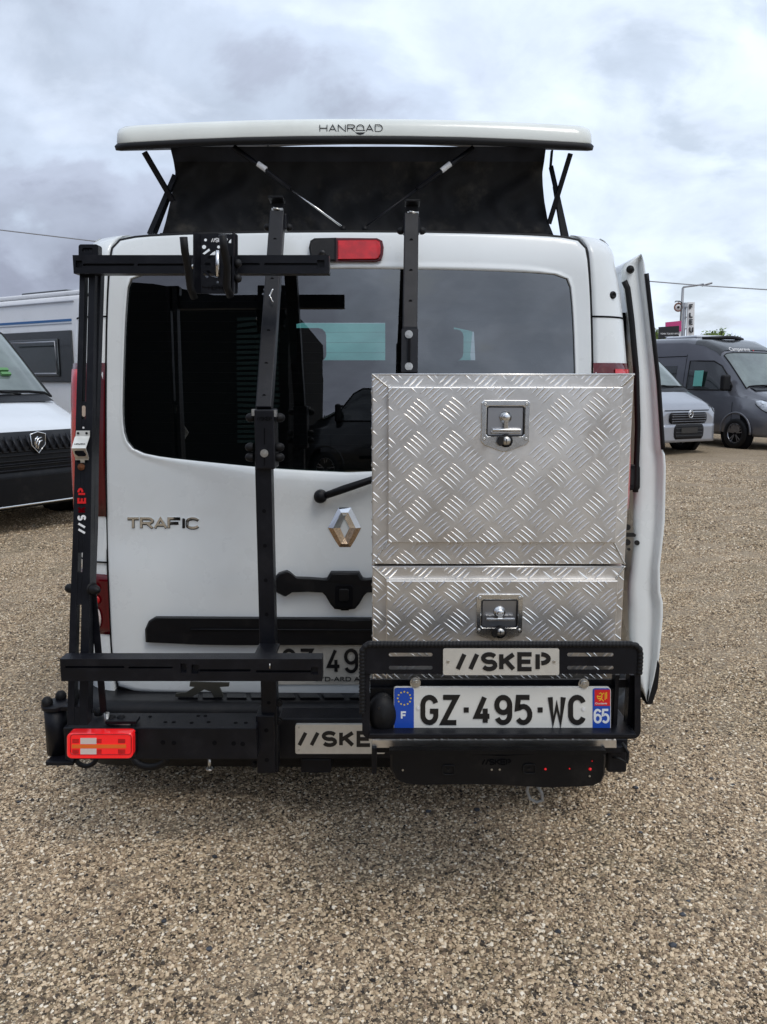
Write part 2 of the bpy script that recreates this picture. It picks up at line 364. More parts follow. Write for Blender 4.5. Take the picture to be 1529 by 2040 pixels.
# ============================================================ GROUND
def gravel_material():
    m = bpy.data.materials.new('gravel_ground'); m.use_nodes = True; t = m.node_tree; b = t.nodes['Principled BSDF']
    b.inputs['Roughness'].default_value = .9; b.inputs['Specular IOR Level'].default_value = .2
    tcn = t.nodes.new('ShaderNodeTexCoord'); vec = tcn.outputs['Object']
    wv = t.nodes.new('ShaderNodeVectorMath'); wv.operation = 'ADD'
    nn = t.nodes.new('ShaderNodeTexNoise'); nn.inputs['Scale'].default_value = 40; t.links.new(vec, nn.inputs['Vector'])
    sc = t.nodes.new('ShaderNodeVectorMath'); sc.operation = 'SCALE'; sc.inputs[3].default_value = .012; t.links.new(nn.outputs['Color'], sc.inputs[0])
    t.links.new(vec, wv.inputs[0]); t.links.new(sc.outputs[0], wv.inputs[1])
    def vor(s, feat='F1'):
        v = t.nodes.new('ShaderNodeTexVoronoi'); v.inputs['Scale'].default_value = s; v.feature = feat; t.links.new(wv.outputs[0], v.inputs['Vector']); return v
    v1 = vor(95); v2 = vor(190); v3 = vor(38)
    s1 = t.nodes.new('ShaderNodeSeparateColor'); t.links.new(v1.outputs['Color'], s1.inputs[0])
    s2 = t.nodes.new('ShaderNodeSeparateColor'); t.links.new(v2.outputs['Color'], s2.inputs[0])
    stops = [(0, (.03, .025, .022)), (.12, (.11, .085, .065)), (.4, (.34, .25, .15)), (.7, (.55, .42, .26)), (.92, (.70, .57, .39)), (1, (.78, .70, .58))]
    c1 = ramp(t, s1.outputs[0], stops, 'LINEAR'); c2 = ramp(t, s2.outputs[0], stops, 'LINEAR')
    pick = ramp(t, s1.outputs[1], [(.45, 0.), (.55, 1.)], 'LINEAR')
    c = mixc(t, pick, c1, c2)
    gap_shade = ramp(t, v1.outputs['Distance'], [(.4, 1.), (.8, .3)], 'LINEAR')  # shade in the gaps between stones, painted into the colour
    c = mixc(t, 1.0, c, gap_shade, 'MULTIPLY')
    # big soft patches: greyer compacted areas and yellower loose ones
    p1 = noise(t, vec, 1.1, 6, .6, .4); p2 = noise(t, vec, .22, 5, .6, .3)
    c = mixc(t, mathn(t, 'MULTIPLY', ramp(t, p1, [(.42, 0.), (.62, 1.)]), .5), c, (.40, .315, .225))
    c = mixc(t, mathn(t, 'MULTIPLY', ramp(t, p2, [(.45, 0.), (.65, 1.)]), .35), c, (.30, .235, .165))
    t.links.new(c, b.inputs['Base Color'])
    h = mathn(t, 'SUBTRACT', 1., v1.outputs['Distance']); h2 = mathn(t, 'MULTIPLY', mathn(t, 'SUBTRACT', 1., v2.outputs['Distance']), .5)
    hh = mathn(t, 'ADD', h, h2)
    bn = t.nodes.new('ShaderNodeBump'); bn.inputs['Strength'].default_value = 1; bn.inputs['Distance'].default_value = .007
    t.links.new(hh, bn.inputs['Height']); t.links.new(bn.outputs[0], b.inputs['Normal'])
    return m
def lumps(x, y):
    return .006*math.sin(x*3.1 + 1.3*math.sin(y*1.7)) + .005*math.sin(y*4.3 + x*1.9) + .003*math.sin(x*9 + y*7) + .012*math.sin(x*.4 + y*.33)
gm = MB()
def axis_steps(lo, hi, fine_lo, fine_hi, step):
    out = [fine_lo + i*step for i in range(int((fine_hi - fine_lo)/step) + 1)]
    s = step; x = out[-1]
    while x < hi: s *= 1.35; x += s; out.append(x)
    s = step; x = out[0]
    while x > lo: s *= 1.35; x -= s; out.insert(0, x)
    return out
xs = axis_steps(-900, 900, -8, 10, .2); ys = axis_steps(-900, 1500, 0, 20, .2)
gm.grid([[(x, y, lumps(x, y) if abs(x) < 60 and abs(y) < 60 else 0) for x in xs] for y in ys])
ground = gm.build('ground', gravel_material()); tag(ground, kind='structure', label='compacted tan gravel ground of the vehicle lot')

def pebble_nodes(den, smin, smax, seed):
    ng = bpy.data.node_groups.new('pebbles', 'GeometryNodeTree')
    ng.interface.new_socket('Geometry', in_out='INPUT', socket_type='NodeSocketGeometry'); ng.interface.new_socket('Geometry', in_out='OUTPUT', socket_type='NodeSocketGeometry')
    gi = ng.nodes.new('NodeGroupInput'); go = ng.nodes.new('NodeGroupOutput'); L = ng.links.new
    d = ng.nodes.new('GeometryNodeDistributePointsOnFaces'); d.distribute_method = 'RANDOM'; d.inputs['Density'].default_value = den; d.inputs['Seed'].default_value = seed
    L(gi.outputs[0], d.inputs['Mesh'])
    # pebbles gather in loose patches and thin out on the compacted ones
    nz = ng.nodes.new('ShaderNodeTexNoise'); nz.inputs['Scale'].default_value = 2.6; nz.inputs['Detail'].default_value = 4
    mr = ng.nodes.new('ShaderNodeMapRange'); mr.inputs[1].default_value = .38; mr.inputs[2].default_value = .62; mr.inputs[3].default_value = den*.55; mr.inputs[4].default_value = den*1.35
    L(nz.outputs['Fac'], mr.inputs[0]); L(mr.outputs[0], d.inputs['Density'])
    ic = ng.nodes.new('GeometryNodeMeshIcoSphere'); ic.inputs['Subdivisions'].default_value = 2; ic.inputs['Radius'].default_value = 1
    n3 = ng.nodes.new('ShaderNodeTexNoise'); n3.inputs['Scale'].default_value = 1.3
    sp = ng.nodes.new('GeometryNodeSetPosition'); nm = ng.nodes.new('GeometryNodeInputNormal'); vs = ng.nodes.new('ShaderNodeVectorMath'); vs.operation = 'SCALE'
    sb = ng.nodes.new('ShaderNodeMath'); sb.operation = 'SUBTRACT'; sb.inputs[1].default_value = .5; L(n3.outputs['Fac'], sb.inputs[0])
    ml = ng.nodes.new('ShaderNodeMath'); ml.operation = 'MULTIPLY'; ml.inputs[1].default_value = 1.6; L(sb.outputs[0], ml.inputs[0])
    L(nm.outputs[0], vs.inputs[0]); L(ml.outputs[0], vs.inputs[3]); L(ic.outputs['Mesh'], sp.inputs['Geometry']); L(vs.outputs[0], sp.inputs['Offset'])
    sm = ng.nodes.new('GeometryNodeSetMaterial'); L(sp.outputs[0], sm.inputs[0]); sm.inputs['Material'].default_value = M['pebble']
    ip = ng.nodes.new('GeometryNodeInstanceOnPoints'); L(d.outputs['Points'], ip.inputs['Points']); L(sm.outputs[0], ip.inputs['Instance'])
    rr = ng.nodes.new('FunctionNodeRandomValue'); rr.data_type = 'FLOAT_VECTOR'; rr.inputs[0].default_value = (-.5, -.5, 0); rr.inputs[1].default_value = (.5, .5, 6.28)
    L(rr.outputs[0], ip.inputs['Rotation'])
    s1 = ng.nodes.new('FunctionNodeRandomValue'); s1.data_type = 'FLOAT'; s1.inputs[2].default_value = 0; s1.inputs[3].default_value = 1; s1.inputs['Seed'].default_value = 3
    pw = ng.nodes.new('ShaderNodeMath'); pw.operation = 'POWER'; pw.inputs[1].default_value = 4.0; L(s1.outputs[1], pw.inputs[0])
    m2 = ng.nodes.new('ShaderNodeMapRange'); m2.inputs[3].default_value = smin; m2.inputs[4].default_value = smax; L(pw.outputs[0], m2.inputs[0])
    s2 = ng.nodes.new('FunctionNodeRandomValue'); s2.data_type = 'FLOAT_VECTOR'; s2.inputs[0].default_value = (.75, .6, .4); s2.inputs[1].default_value = (1.3, 1.1, .8); s2.inputs['Seed'].default_value = 9
    v2 = ng.nodes.new('ShaderNodeVectorMath'); v2.operation = 'SCALE'; L(s2.outputs[0], v2.inputs[0]); L(m2.outputs[0], v2.inputs[3]); L(v2.outputs[0], ip.inputs['Scale'])
    L(ip.outputs[0], go.inputs[0])
    return ng
pm = bpy.data.materials.new('pebble'); pm.use_nodes = True; t_ = pm.node_tree; b_ = t_.nodes['Principled BSDF']; M['pebble'] = pm
oi = t_.nodes.new('ShaderNodeObjectInfo')
c_ = ramp(t_, oi.outputs['Random'], [(0, (.02, .018, .019)), (.08, (.09, .07, .05)), (.26, (.28, .20, .13)), (.6, (.54, .405, .26)), (.86, (.76, .61, .42)), (1, (.90, .81, .66))], 'LINEAR')
t_.links.new(c_, b_.inputs['Base Color']); b_.inputs['Roughness'].default_value = .75; b_.inputs['Specular IOR Level'].default_value = .35
def pebbles(x0, x1, y0, y1, den, smin, smax, seed, label, stepn=24):
    m = MB(); m.grid([[(lerp(x0(y), x1(y), i/stepn), y, lumps(lerp(x0(y), x1(y), i/stepn), y)) for i in range(stepn + 1)] for y in [lerp(y0, y1, j/stepn) for j in range(stepn + 1)]])
    o = m.build('gravel', 'pebble'); tag(o, kind='stuff', label=label)
    g = o.modifiers.new('pebbles', 'NODES'); g.node_group = pebble_nodes(den, smin, smax, seed); return o
pebbles(lambda y: -.9 - .55*y, lambda y: .9 + .55*y, .7, 3.2, 44000, .0018, .0070, 1, 'loose tan pebbles on the gravel in the foreground')
pebbles(lambda y: -.7 - .55*y, lambda y: .7 + .55*y, 3.2, 7, 14000, .0027, .0070, 2, 'loose tan pebbles on the gravel around the camper van')
pebbles(lambda y: -.7 - .55*y, lambda y: .7 + .55*y, 7, 15, 2600, .005, .011, 3, 'loose tan pebbles on the gravel towards the parked vans')

pm2 = mat('dark_stone', (.05, .055, .065), .6, var=.5, vscale=3); M['darkstone'] = pm2
rs = random.Random(11)
for k in range(46):
    y = rs.uniform(1.3, 4.2); x = rs.uniform(-.5*y, .5*y); r_ = rs.uniform(.005, .010)
    bm_ = bmesh.new(); bmesh.ops.create_icosphere(bm_, subdivisions=1, radius=r_)
    for v in bm_.verts: v.co = Vector((v.co.x*1.25, v.co.y, v.co.z*.7))*rs.uniform(.75, 1.2)
    mm_ = MB(); mm_.add([Vector((v.co.x + x, v.co.y + y, v.co.z + lumps(x, y) + r_*.35)) for v in bm_.verts], [tuple(v.index for v in f.verts) for f in bm_.faces])
    bm_.free(); o_ = mm_.build('stone', 'darkstone', ground)

# ============================================================ THE WHITE CAMPER VAN (seen from behind)
XC = -.118
WT = [(.3, .99), (.5, 1.0), (.85, 1.0), (1.0, 1.018), (1.25, 1.015), (1.5, 1.0), (1.7, .975), (1.8, .96), (1.93, .93), (1.99, .89)]
def W_(z): return interp(z, WT)
def Y0_(z):
    y = 2.78 + .022*max(0, z - 1.15) + .35*max(0, z - 1.88)**1.5*2
    y += .016*(1/(1 + math.exp((z - .885)*60)) - 1)*-1 - .016
    return y
RC = .15
def Ys(x, z):
    d = abs(x - XC); w = W_(z); y = Y0_(z) + .02*(d/w)**2
    if d > w - RC:
        a = min(.995, (d - (w - RC))/RC); y += RC*(1 - math.sqrt(1 - a*a))
    return y
def S(px, py, off=0):
    Y = 2.8
    for _ in range(14):
        p = P(px, py, Y); Y = .5*Y + .5*(Ys(p.x, p.z) + off)
    return P(px, py, Y)
def surf(off): return lambda px, py: S(px, py, off)
van = thing('camper_van', (XC, 4.4, 0), 'white camper van seen from behind with its pop-up roof raised', 'camper van')

def loop_px(pts, cx, cy, n=160):
    out = []
    k = len(pts)
    for i in range(n):
        a = 2*math.pi*i/n - math.pi; dx, dy = math.cos(a), math.sin(a); best = None
        for j in range(k):
            (x1, y1), (x2, y2) = pts[j], pts[(j + 1) % k]
            ex, ey = x2 - x1, y2 - y1; den = dx*ey - dy*ex
            if abs(den) < 1e-9: continue
            t = ((x1 - cx)*ey - (y1 - cy)*ex)/den; u = ((x1 - cx)*dy - (y1 - cy)*dx)/den
            if t > 0 and -1e-6 <= u <= 1 + 1e-6: best = t if best is None else max(best, t)
        out.append((cx + dx*best, cy + dy*best))
    return out
def smooth(pts, it=2):      # Chaikin corner cutting
    for _ in range(it):
        q = []
        for i in range(len(pts)):
            a = pts[i]; b = pts[(i + 1) % len(pts)]
            q += [(a[0]*.75 + b[0]*.25, a[1]*.75 + b[1]*.25), (a[0]*.25 + b[0]*.75, a[1]*.25 + b[1]*.75)]
        pts = q
    return pts
def mirror(half, c): return half + [(2*c - x, y) for x, y in reversed(half)]
win = mirror([(690, 535), (450, 538), (292, 545), (258, 552), (253, 590), (249, 650), (246, 745), (244, 845), (254, 888), (290, 907), (420, 921), (560, 934), (690, 940)], 696)
gate = mirror([(690, 463), (500, 464), (300, 470), (238, 478), (224, 492), (218, 560), (215, 630), (213, 740), (213, 940), (216, 1118), (224, 1304), (232, 1362), (250, 1377), (420, 1382), (690, 1387)], 696)
winl = loop_px(smooth(win), 696, 735); gatel = loop_px(smooth(gate, 1), 696, 735)
rings = []
for t, off in ((0, .030), (0, .010), (.015, -.001), (.05, -.004), (.10, -.004), (.16, 0), (.25, 0), (.4, 0), (.55, 0), (.7, 0), (.85, 0), (.93, 0), (.985, .0), (1, .004), (1, .03)):
    rings.append([S(lerp(a[0], b[0], t), lerp(a[1], b[1], t), off) for a, b in zip(winl, gatel)])
m = MB(); m.grid(rings, closed=True); tailgate = m.build('tailgate', 'white', van)
# pane
m = MB(); rg = []
for k in (1.004, .97, .85, .65, .4, .2, .05):
    rg.append([S(696 + (x - 696)*k, 735 + (y - 735)*k, .008) for x, y in winl])
m.grid(rg, closed=True); m.f.append(tuple(range(len(m.v) - 160, len(m.v)))); m.sm.append(True)
rear_window = m.build('rear_window', 'glass', van)
m = MB(); rg = []
for k in (1.003, .985): rg.append([S(696 + (x - 696)*k, 735 + (y - 735)*(1 - (1 - k)*1.6), .0105) for x, y in winl])
m.grid(rg, closed=True); m.build('window_edge_band', 'ink', rear_window)
m = MB(); m.tube([S(x, y, .012) for x, y in gatel], .0075, 6, closed=True); m.build('door_seal', 'rubber', van)
for k in range(17):
    y = 560 + k*20
    q = MB(); q.tube([S(x, y + 6*math.sin((x - 250)/890*math.pi)*(k/16), .0085) for x in range(262 if y < 860 else 300, 1132 if y < 860 else 1090, 60)], .0004, 4); q.build('heater_line', 'ink', rear_window)
# body sides with the rounded rear pillars
def sec(z, side, d0, ys, off=0, na=9):
    """points from the tailgate seam round the corner and forward along the side"""
    w = W_(z); out = []
    d = d0; lim = w - RC
    if d < lim:
        for i in range(2): dd = lerp(d, lim, i/2); out.append((dd, Y0_(z) + .02*(dd/w)**2 - off))
        a0 = 0
    else: a0 = math.asin(min(1, (d - lim)/RC)); na += 2
    for i in range(na + 1):
        a = lerp(a0, R(90), i/na); out.append((lim + (RC + off)*math.sin(a), Y0_(z) + .02 + RC - (RC + off)*math.cos(a)))
    for y in ys: out.append((w + off - .10*max(0, (y - 5.6)/2.0)**2, y))
    return [Vector((XC + side*x, y, z)) for x, y in out]
SEAM = {}
for _s, _c in ((-1, 0), (1, 1)):
    SEAM[_s] = sorted((q.z, abs(q.x - XC)) for q in (S(1392 - x if _c else x, y) for x, y in [(224, 492), (218, 560), (215, 630), (213, 740), (213, 850), (213, 940), (216, 1118), (220, 1210), (224, 1304), (232, 1362)]))
def seam(z, side=-1): return interp(z, SEAM[side]) - .001
zr = [.34, .4, .5, .6, .75, .9, 1.0, 1.1, 1.2, 1.3, 1.4, 1.5, 1.6, 1.7, 1.8, 1.86, 1.90]
for side in (-1, 1):
    m = MB(); rows = []
    for z in zr:
        yf = 7.55 if z < 1.12 else interp(z, [(1.12, 7.0), (1.9, 6.3)])
        r = sec(z, side, seam(z, side) + .010, [y for y in (3.2, 3.8, 4.6, 5.4) ] + [lerp(5.4, yf, k) for k in (.33, .66, 1)])
        f = r[0].copy(); f.y += .04; r = [f] + r
        rows.append(r)
    # rounding into the roof
    for k in range(1, 6):
        a = k/5*R(80); base = rows[len(zr) - 1]; rr = []
        for p in base:
            d = abs(p.x - XC); inn = .06*(1 - math.cos(a)); y = p.y + (.10*(1 - math.cos(a)) if p.y < 2.95 else 0)
            rr.append(Vector((XC + side*(d - inn), y, 1.90 + .097*math.sin(a))))
        rows.append(rr)
    m.grid(rows); m.build('side_panel', 'white', van)
# roof
m = MB(); rows = []
for y in [2.845, 2.86, 2.90, 2.96, 3.1, 3.6, 4.6, 5.6, 6.3]:
    rows.append([Vector((XC + .85*u, y + .03*abs(u)**3, 1.987 - .03*max(0, 1 - (y - 2.845)/.1)**2 - .008*abs(u)**4)) for u in [k/12 for k in range(-12, 13)]])
m.grid(rows); m.build('roof', 'white', van)
# front end, hidden from here
m = MB(); rows = []
for y, z0, z1 in ((7.55, .34, .95), (7.5, .34, 1.02), (7.0, .34, 1.14)):
    rows.append([Vector((XC + u, y, z1)) for u in (-.9, -.5, 0, .5, .9)])
rows.insert(0, [Vector((XC + u, 7.56, .34)) for u in (-.9, -.5, 0, .5, .9)])
m.grid(rows); m.build('bonnet', 'white', van)
m = MB(); m.grid([[Vector((XC + u*(.86 if z < 1.6 else .80), interp(z, [(1.13, 7.0), (1.9, 6.33)]) - .08*(u*u), z)) for u in (-1, -.6, 0, .6, 1)] for z in (1.13, 1.4, 1.7, 1.93)])
m.build('windscreen', 'screen', van)
# interior
m = MB(); m.grid([[Vector((XC + x, y, z)) for y in (2.90, 6.2)] for x, z in ((-.80, .6), (-.86, 1.0), (-.80, 1.86), (-.5, 1.925), (.5, 1.925), (.80, 1.86), (.86, 1.0), (.80, .6), (-.8, .6))], smooth=False)
m.build('interior_lining', 'interior', van)
m = MB(); a_, b_ = P(768, 700, 5.6).x, P(905, 700, 5.6).x; m.box(a_, b_, 5.6, 5.7, 1.0, 1.93); m.build('added_dark_panel', 'interior', van, bevel=.04)  # dark panel added to block light from the middle of the windscreen
m = MB(); m.box(XC - .84, XC + .84, 6.2, 6.95, .6, 1.18); m.build('dashboard', 'interior', van, bevel=.05)
m = MB(); m.box(XC - .82, P(560, 760, 3.6).x, 2.98, 4.3, .62, 1.86); m.build('wardrobe_cabinet', 'interior', van, bevel=.01)
m = MB(); m.box(XC - .3, XC + .8, 3.5, 4.0, 1.2, 1.585); m.build('folded_bedding', 'fabric', van, bevel=.05)
m = MB(); m.box(XC - .3, XC + .8, 3.2, 4.5, .62, 1.18); m.build('bench_bed', 'fabric', van, bevel=.05)
m = MB()
x = P(606, 700, 5.2).x; y = 5.2
for cxp, yy in ((606, 4.9), (885, 5.3)):
    c = P(cxp, 690, yy); mm = MB()
    mm.box(c.x - .24, c.x + .24, yy, yy + .12, .7, c.z - .10)
    s = mm.build('seat', 'fabric', van, bevel=.05, seg=3)
    h = MB(); h.box(c.x - .13, c.x + .13, yy, yy + .10, c.z - .09, c.z + .11); h.build('headrest', 'fabric', s, bevel=.045, seg=3)
    for sx in (-.05, .05):
        k = MB(); k.tube([(c.x + sx, yy + .05, c.z - .12), (c.x + sx, yy + .05, c.z - .06)], .006, 6); k.build('headrest_rod', 'steel', s)
# rear pillar pieces
def pillar_patch(name, z0, z1, side, m_, off=.003, dlen=.10, nz=8, parent=van, d_in=0.006, ys=None):
    mm = MB(); rows = []
    for i in range(nz + 1):
        z = lerp(z0, z1, i/nz); base = sec(z, side, seam(z, side) + d_in, ys or [2.98, 2.98 + dlen], off)
        e = sec(z, side, seam(z, side) + d_in, ys or [2.98, 2.98 + dlen], -.012)
        if i == 0: rows.append(e)
        rows.append([e[0]] + base[1:-1] + [e[-1]] if False else base)
        if i == nz: rows.append(e)
    mm.grid(rows); return mm.build(name, m_, parent)
def zat(py): return S(180, py).z
for side in (-1, 1):
    tl = pillar_patch('tail_light', zat(1028), zat(723), side, 'redlens', .004, .16)
    pillar_patch('lens_band', zat(1020), zat(735), side, 'redlens2', .0065, .02, parent=tl, ys=[2.99, 3.06], d_in=.085)
    t2 = pillar_patch('tail_light', zat(1257), zat(1142), side, 'redlens', .004, .12)
    for (py0, py1, mm_) in ((1200, 1182, 'redlens2'), (1180, 1158, 'redlens2'), (1246, 1206, 'lampwhite')):
        q = MB(); xm = XC + side*(seam(1.0, side) + .058); zz0, zz1 = zat(py0), zat(py1)
        ring = [(math.cos(R(a))*.017, math.sin(R(a))*(zz1 - zz0)/2) for a in range(0, 360, 24)]
        q.add([(xm + a, Ys(xm + a, (zz0 + zz1)/2 + b) - .006, (zz0 + zz1)/2 + b) for a, b in ring], [tuple(range(15))]); q.add([(xm + a*.6, Ys(xm + a*.6, (zz0 + zz1)/2 + b*.6) - .009, (zz0 + zz1)/2 + b*.6) for a, b in ring], [tuple(range(15))])
        k = len(q.v) - 30; q.f += [(k + i, k + (i + 1) % 15, k + 15 + (i + 1) % 15, k + 15 + i) for i in range(15)]; q.sm += [True]*15
        q.build('bulb_lens', mm_, t2)
    for py in (631, 1118):
        z = zat(py); q = MB(); q.tube(sec(z, side, seam(z, side) + .004, [2.98, 3.2, 3.8], .0005), .0032, 5); q.build('panel_seam', 'deep', van)
    z = zat(587); q = MB(); xx = XC + side*(.905); q.lathe((xx, Ys(xx, z) + .004, z), (side*.35, -1, 0), [(0, .013), (.006, .013), (.009, .009), (.009, .006), (.005, .004), (.005, 0)], 16); q.build('rubber_plug', 'rubber', van)
# high brake light with the small camera beside it
pb = [(672, 477), (752, 476), (762, 481), (765, 493), (764, 508), (760, 519), (750, 522), (672, 522)]
m = MB(); relief(m, [(665, 475)] + pb[1:6] + [(750, 523), (665, 523)], surf(.002), .016, .003); hb = m.build('high_brake_light', 'redlens', van)
m = MB(); relief(m, [(674, 481), (750, 480), (757, 484), (759, 494), (758, 508), (754, 516), (748, 518), (674, 518)], surf(0), .022, .002); m.build('lens', 'redlens2', hb)
m = MB(); relief(m, [(628, 477), (671, 476), (671, 522), (634, 524), (620, 514), (617, 496), (620, 482)], surf(.002), .03, .006); cm = m.build('reversing_camera', 'blackmatt', van)
m = MB(); c = S(644, 508); m.lathe((c.x, c.y - .028, c.z), (0, -1, -.3), [(0, .012), (.006, .012), (.008, .006), (.008, 0)], 14); m.build('camera_eye', 'ink', cm)
# wiper
a = S(640, 987); b = S(900, 900)
m = MB(); m.tube([a + Vector((.02, -.035, .005)), lerp(a, b, .18) + Vector((0, -.04, 0)), b + Vector((0, -.03, 0))], lambda i: (.0125, .014, .008)[i], 10); wp = m.build('rear_wiper', 'blackmatt', van)
m = MB(); m.lathe(a, (0, -1, 0), [(0, .022), (.02, .024), (.04, .022), (.048, .012), (.05, 0)], 20); m.build('pivot_cap', 'blackmatt', wp)
# diamond emblem: four bevelled chrome facets
def tri(surfn, quads, name, mm, parent):
    q = MB()
    for pts in quads: q.add([Vector(surfn(x, y)) + Vector((0, -h, 0)) for x, y, h in pts], [tuple(range(len(pts)))])
    return q.build(name, mm, parent, fix=False)
O_ = [(675, 1011), (700, 1011), (720, 1051), (700, 1091), (676, 1091), (654, 1051)]
I_ = [(687, 1031), (687, 1031), (697, 1051), (687, 1071), (687, 1071), (678, 1051)]
Mid = [((O_[i][0]*.55 + I_[i][0]*.45), (O_[i][1]*.55 + I_[i][1]*.45)) for i in range(6)]
em = MB(); relief(em, O_, surf(0), .004); em_o = None
emb = bpy.data.objects.new('diamond_emblem', None)
up, dn = MB(), MB()
for i in range(6):
    j = (i + 1) % 6; tgt = dn if i in (2, 3, 4) else up
    if i in (1, 5, 0): tgt = up
    for (A, hA, B, hB) in ((O_, .003, Mid, .013), (Mid, .013, I_, .004)):
        v = [S(*A[i]) + Vector((0, -hA, 0)), S(*A[j]) + Vector((0, -hA, 0)), S(*B[j]) + Vector((0, -hB, 0)), S(*B[i]) + Vector((0, -hB, 0))]
        if (v[2] - v[3]).length < 1e-5: tgt.add(v[:3], [(0, 1, 2)])
        else: tgt.add(v, [(0, 1, 2, 3)])
bpy.data.objects.remove(emb)
e0 = up.build('diamond_emblem', 'chrome', van, fix=False); dn.build('lower_facet', 'chrome_dirty', e0, fix=False)
# model lettering
m = MB(); text(m, 'TRAFIC', 253, 398, 1030, 1053, surf(0), 4.2, .004, gap=.22); m.build('model_lettering', 'chrome', van)
m = MB(); text(m, 'TRAFIC', 252, 399, 1031, 1055, surf(0), 5.6, .001, gap=.205); m.build('lettering_base', 'ink', van)
# grab handle
hd = mirror([(696, 1137), (660, 1137), (652, 1150), (645, 1151), (620, 1149), (590, 1148), (578, 1138), (572, 1135), (556, 1140), (545, 1152), (548, 1172), (556, 1178), (568, 1184), (580, 1176), (610, 1175), (644, 1177), (650, 1183), (660, 1200), (668, 1209), (696, 1212)], 688)
hd = [p for p in hd if True]
m = MB(); relief(m, [p for i, p in enumerate(hd) if not (695 < p[0] < 697 and i > 100)], surf(.002), .032, .006); hh = m.build('tailgate_handle', 'blackmatt', van)
m = MB(); relief(m, rrect(669, 1161, 704, 1206, 6), surf(0), .036, .002); m.build('handle_recess', 'deep', hh)
m = MB(); relief(m, rrect(677, 1168, 696, 1192, 4), surf(0), .040, .002); m.build('release_button', 'blackmatt', hh)
# long trim strip
ts = [(293, 1276), (293, 1250), (298, 1237), (310, 1228), (330, 1226), (700, 1229), (1062, 1226), (1084, 1228), (1096, 1240), (1100, 1276), (1000, 1282), (700, 1284), (400, 1281)]
ts = [(300, 1234), (312, 1227)] + [(x, 1227 + (x - 330)*.006) for x in range(330, 700, 60)] + [(x, 1229) for x in range(700, 1062, 60)] + [(1080, 1228), (1092, 1236), (1099, 1256), (1099, 1276)] + [(x, 1281) for x in range(1060, 400, -60)] + [(400, 1280), (294, 1275), (293, 1250)]
m = MB(); relief(m, ts, surf(.002), .028, .006); tr = m.build('trim_strip', 'blackmatt', van)
m = MB()
m.tube([S(x, 1254 + (x - 380)*.004, -.029) for x in range(380, 1080, 40)], .003, 6); m.build('strip_ridge', 'blackmatt', tr)
# number plate on the van
pp = rrect(548, 1286, 852, 1352, 3)
m = MB(); relief(m, rrect(545, 1283, 855, 1362, 4), surf(.001), .008); ph = m.build('number_plate', 'platedull', van)
m = MB(); text(m, 'GZ-495-WC', 562, 838, 1292, 1341, surf(-.008), 6.4, .0015, gap=.55, narrow={'-': .42}); m.build('characters', 'ink', ph)
p0 = S(628, 1357, -.009); f = font('STD-ARD Automobiles', p0, .0235, 'ink', ph, sx=1.35)
f.name = 'dealer_name'
# little black bracket lying against the lower edge of the tailgate
br = [(378, 1364), (392, 1352), (398, 1362), (415, 1362), (428, 1352), (458, 1358), (440, 1364), (447, 1384), (430, 1390), (424, 1376), (408, 1370), (396, 1376), (376, 1386), (362, 1384)]
m = MB(); relief(m, [(380, 1357), (458, 1359), (457, 1366), (438, 1367), (446, 1384), (444, 1390), (428, 1388), (421, 1376), (408, 1372), (396, 1380), (378, 1390), (350, 1386), (352, 1380), (372, 1378), (390, 1367), (379, 1366)], surf(-.10), .008); m.build('mounting_bracket', mat('dark_worn_steel', (.07, .07, .06), .45, .6), van)

# rear bumper
m = MB(); rows = []
prof = [(.02, 1372), (-.03, 1384), (-.155, 1396), (-.19, 1404), (-.205, 1420), (-.21, 1440), (-.20, 1500), (-.12, 1528), (.25, 1528)]
def bump_pt(u, off, py):
    z = P(696, py, 2.78 + off).z; w = 1.03 + (-off if off < 0 else 0)*.12
    d = abs(u)*w; y = 2.78 + off + .02*(d/w)**2
    rc = .2
    if d > w - rc: a = min(1, (d - w + rc)/rc); y += (rc + max(0, -off))*(1 - math.sqrt(max(0, 1 - a*a)))
    return Vector((XC + (d if u > 0 else -d), y, z))
for off, py in prof:
    rows.append([bump_pt(u, off, py) for u in [k/20 for k in range(-20, 21)]])
rows = [[Vector((p.x, 3.3, p.z)) if False else p for p in r] for r in rows]
m.grid(rows); bump = m.build('rear_bumper', 'blackmatt', van)
for k in range(-7, 8):
    x = XC + k*.085; y0, y1 = 2.78 - .135, 2.78 - .04
    z0 = P(696, 1396, 2.78 - .155).z; z1 = P(696, 1384, 2.78 - .03).z
    q = MB(); sk = -.02*(1 if k < 0 else -1)
    q.prism([(x, y0, lerp(z0, z1, .12) + .002), (x + .068, y0, lerp(z0, z1, .12) + .002), (x + .068 + sk, y1, lerp(z0, z1, .9) + .002), (x + sk, y1, lerp(z0, z1, .9) + .002)], (0, 0, .005)); q.build('step_rib', 'blackmatt', bump)
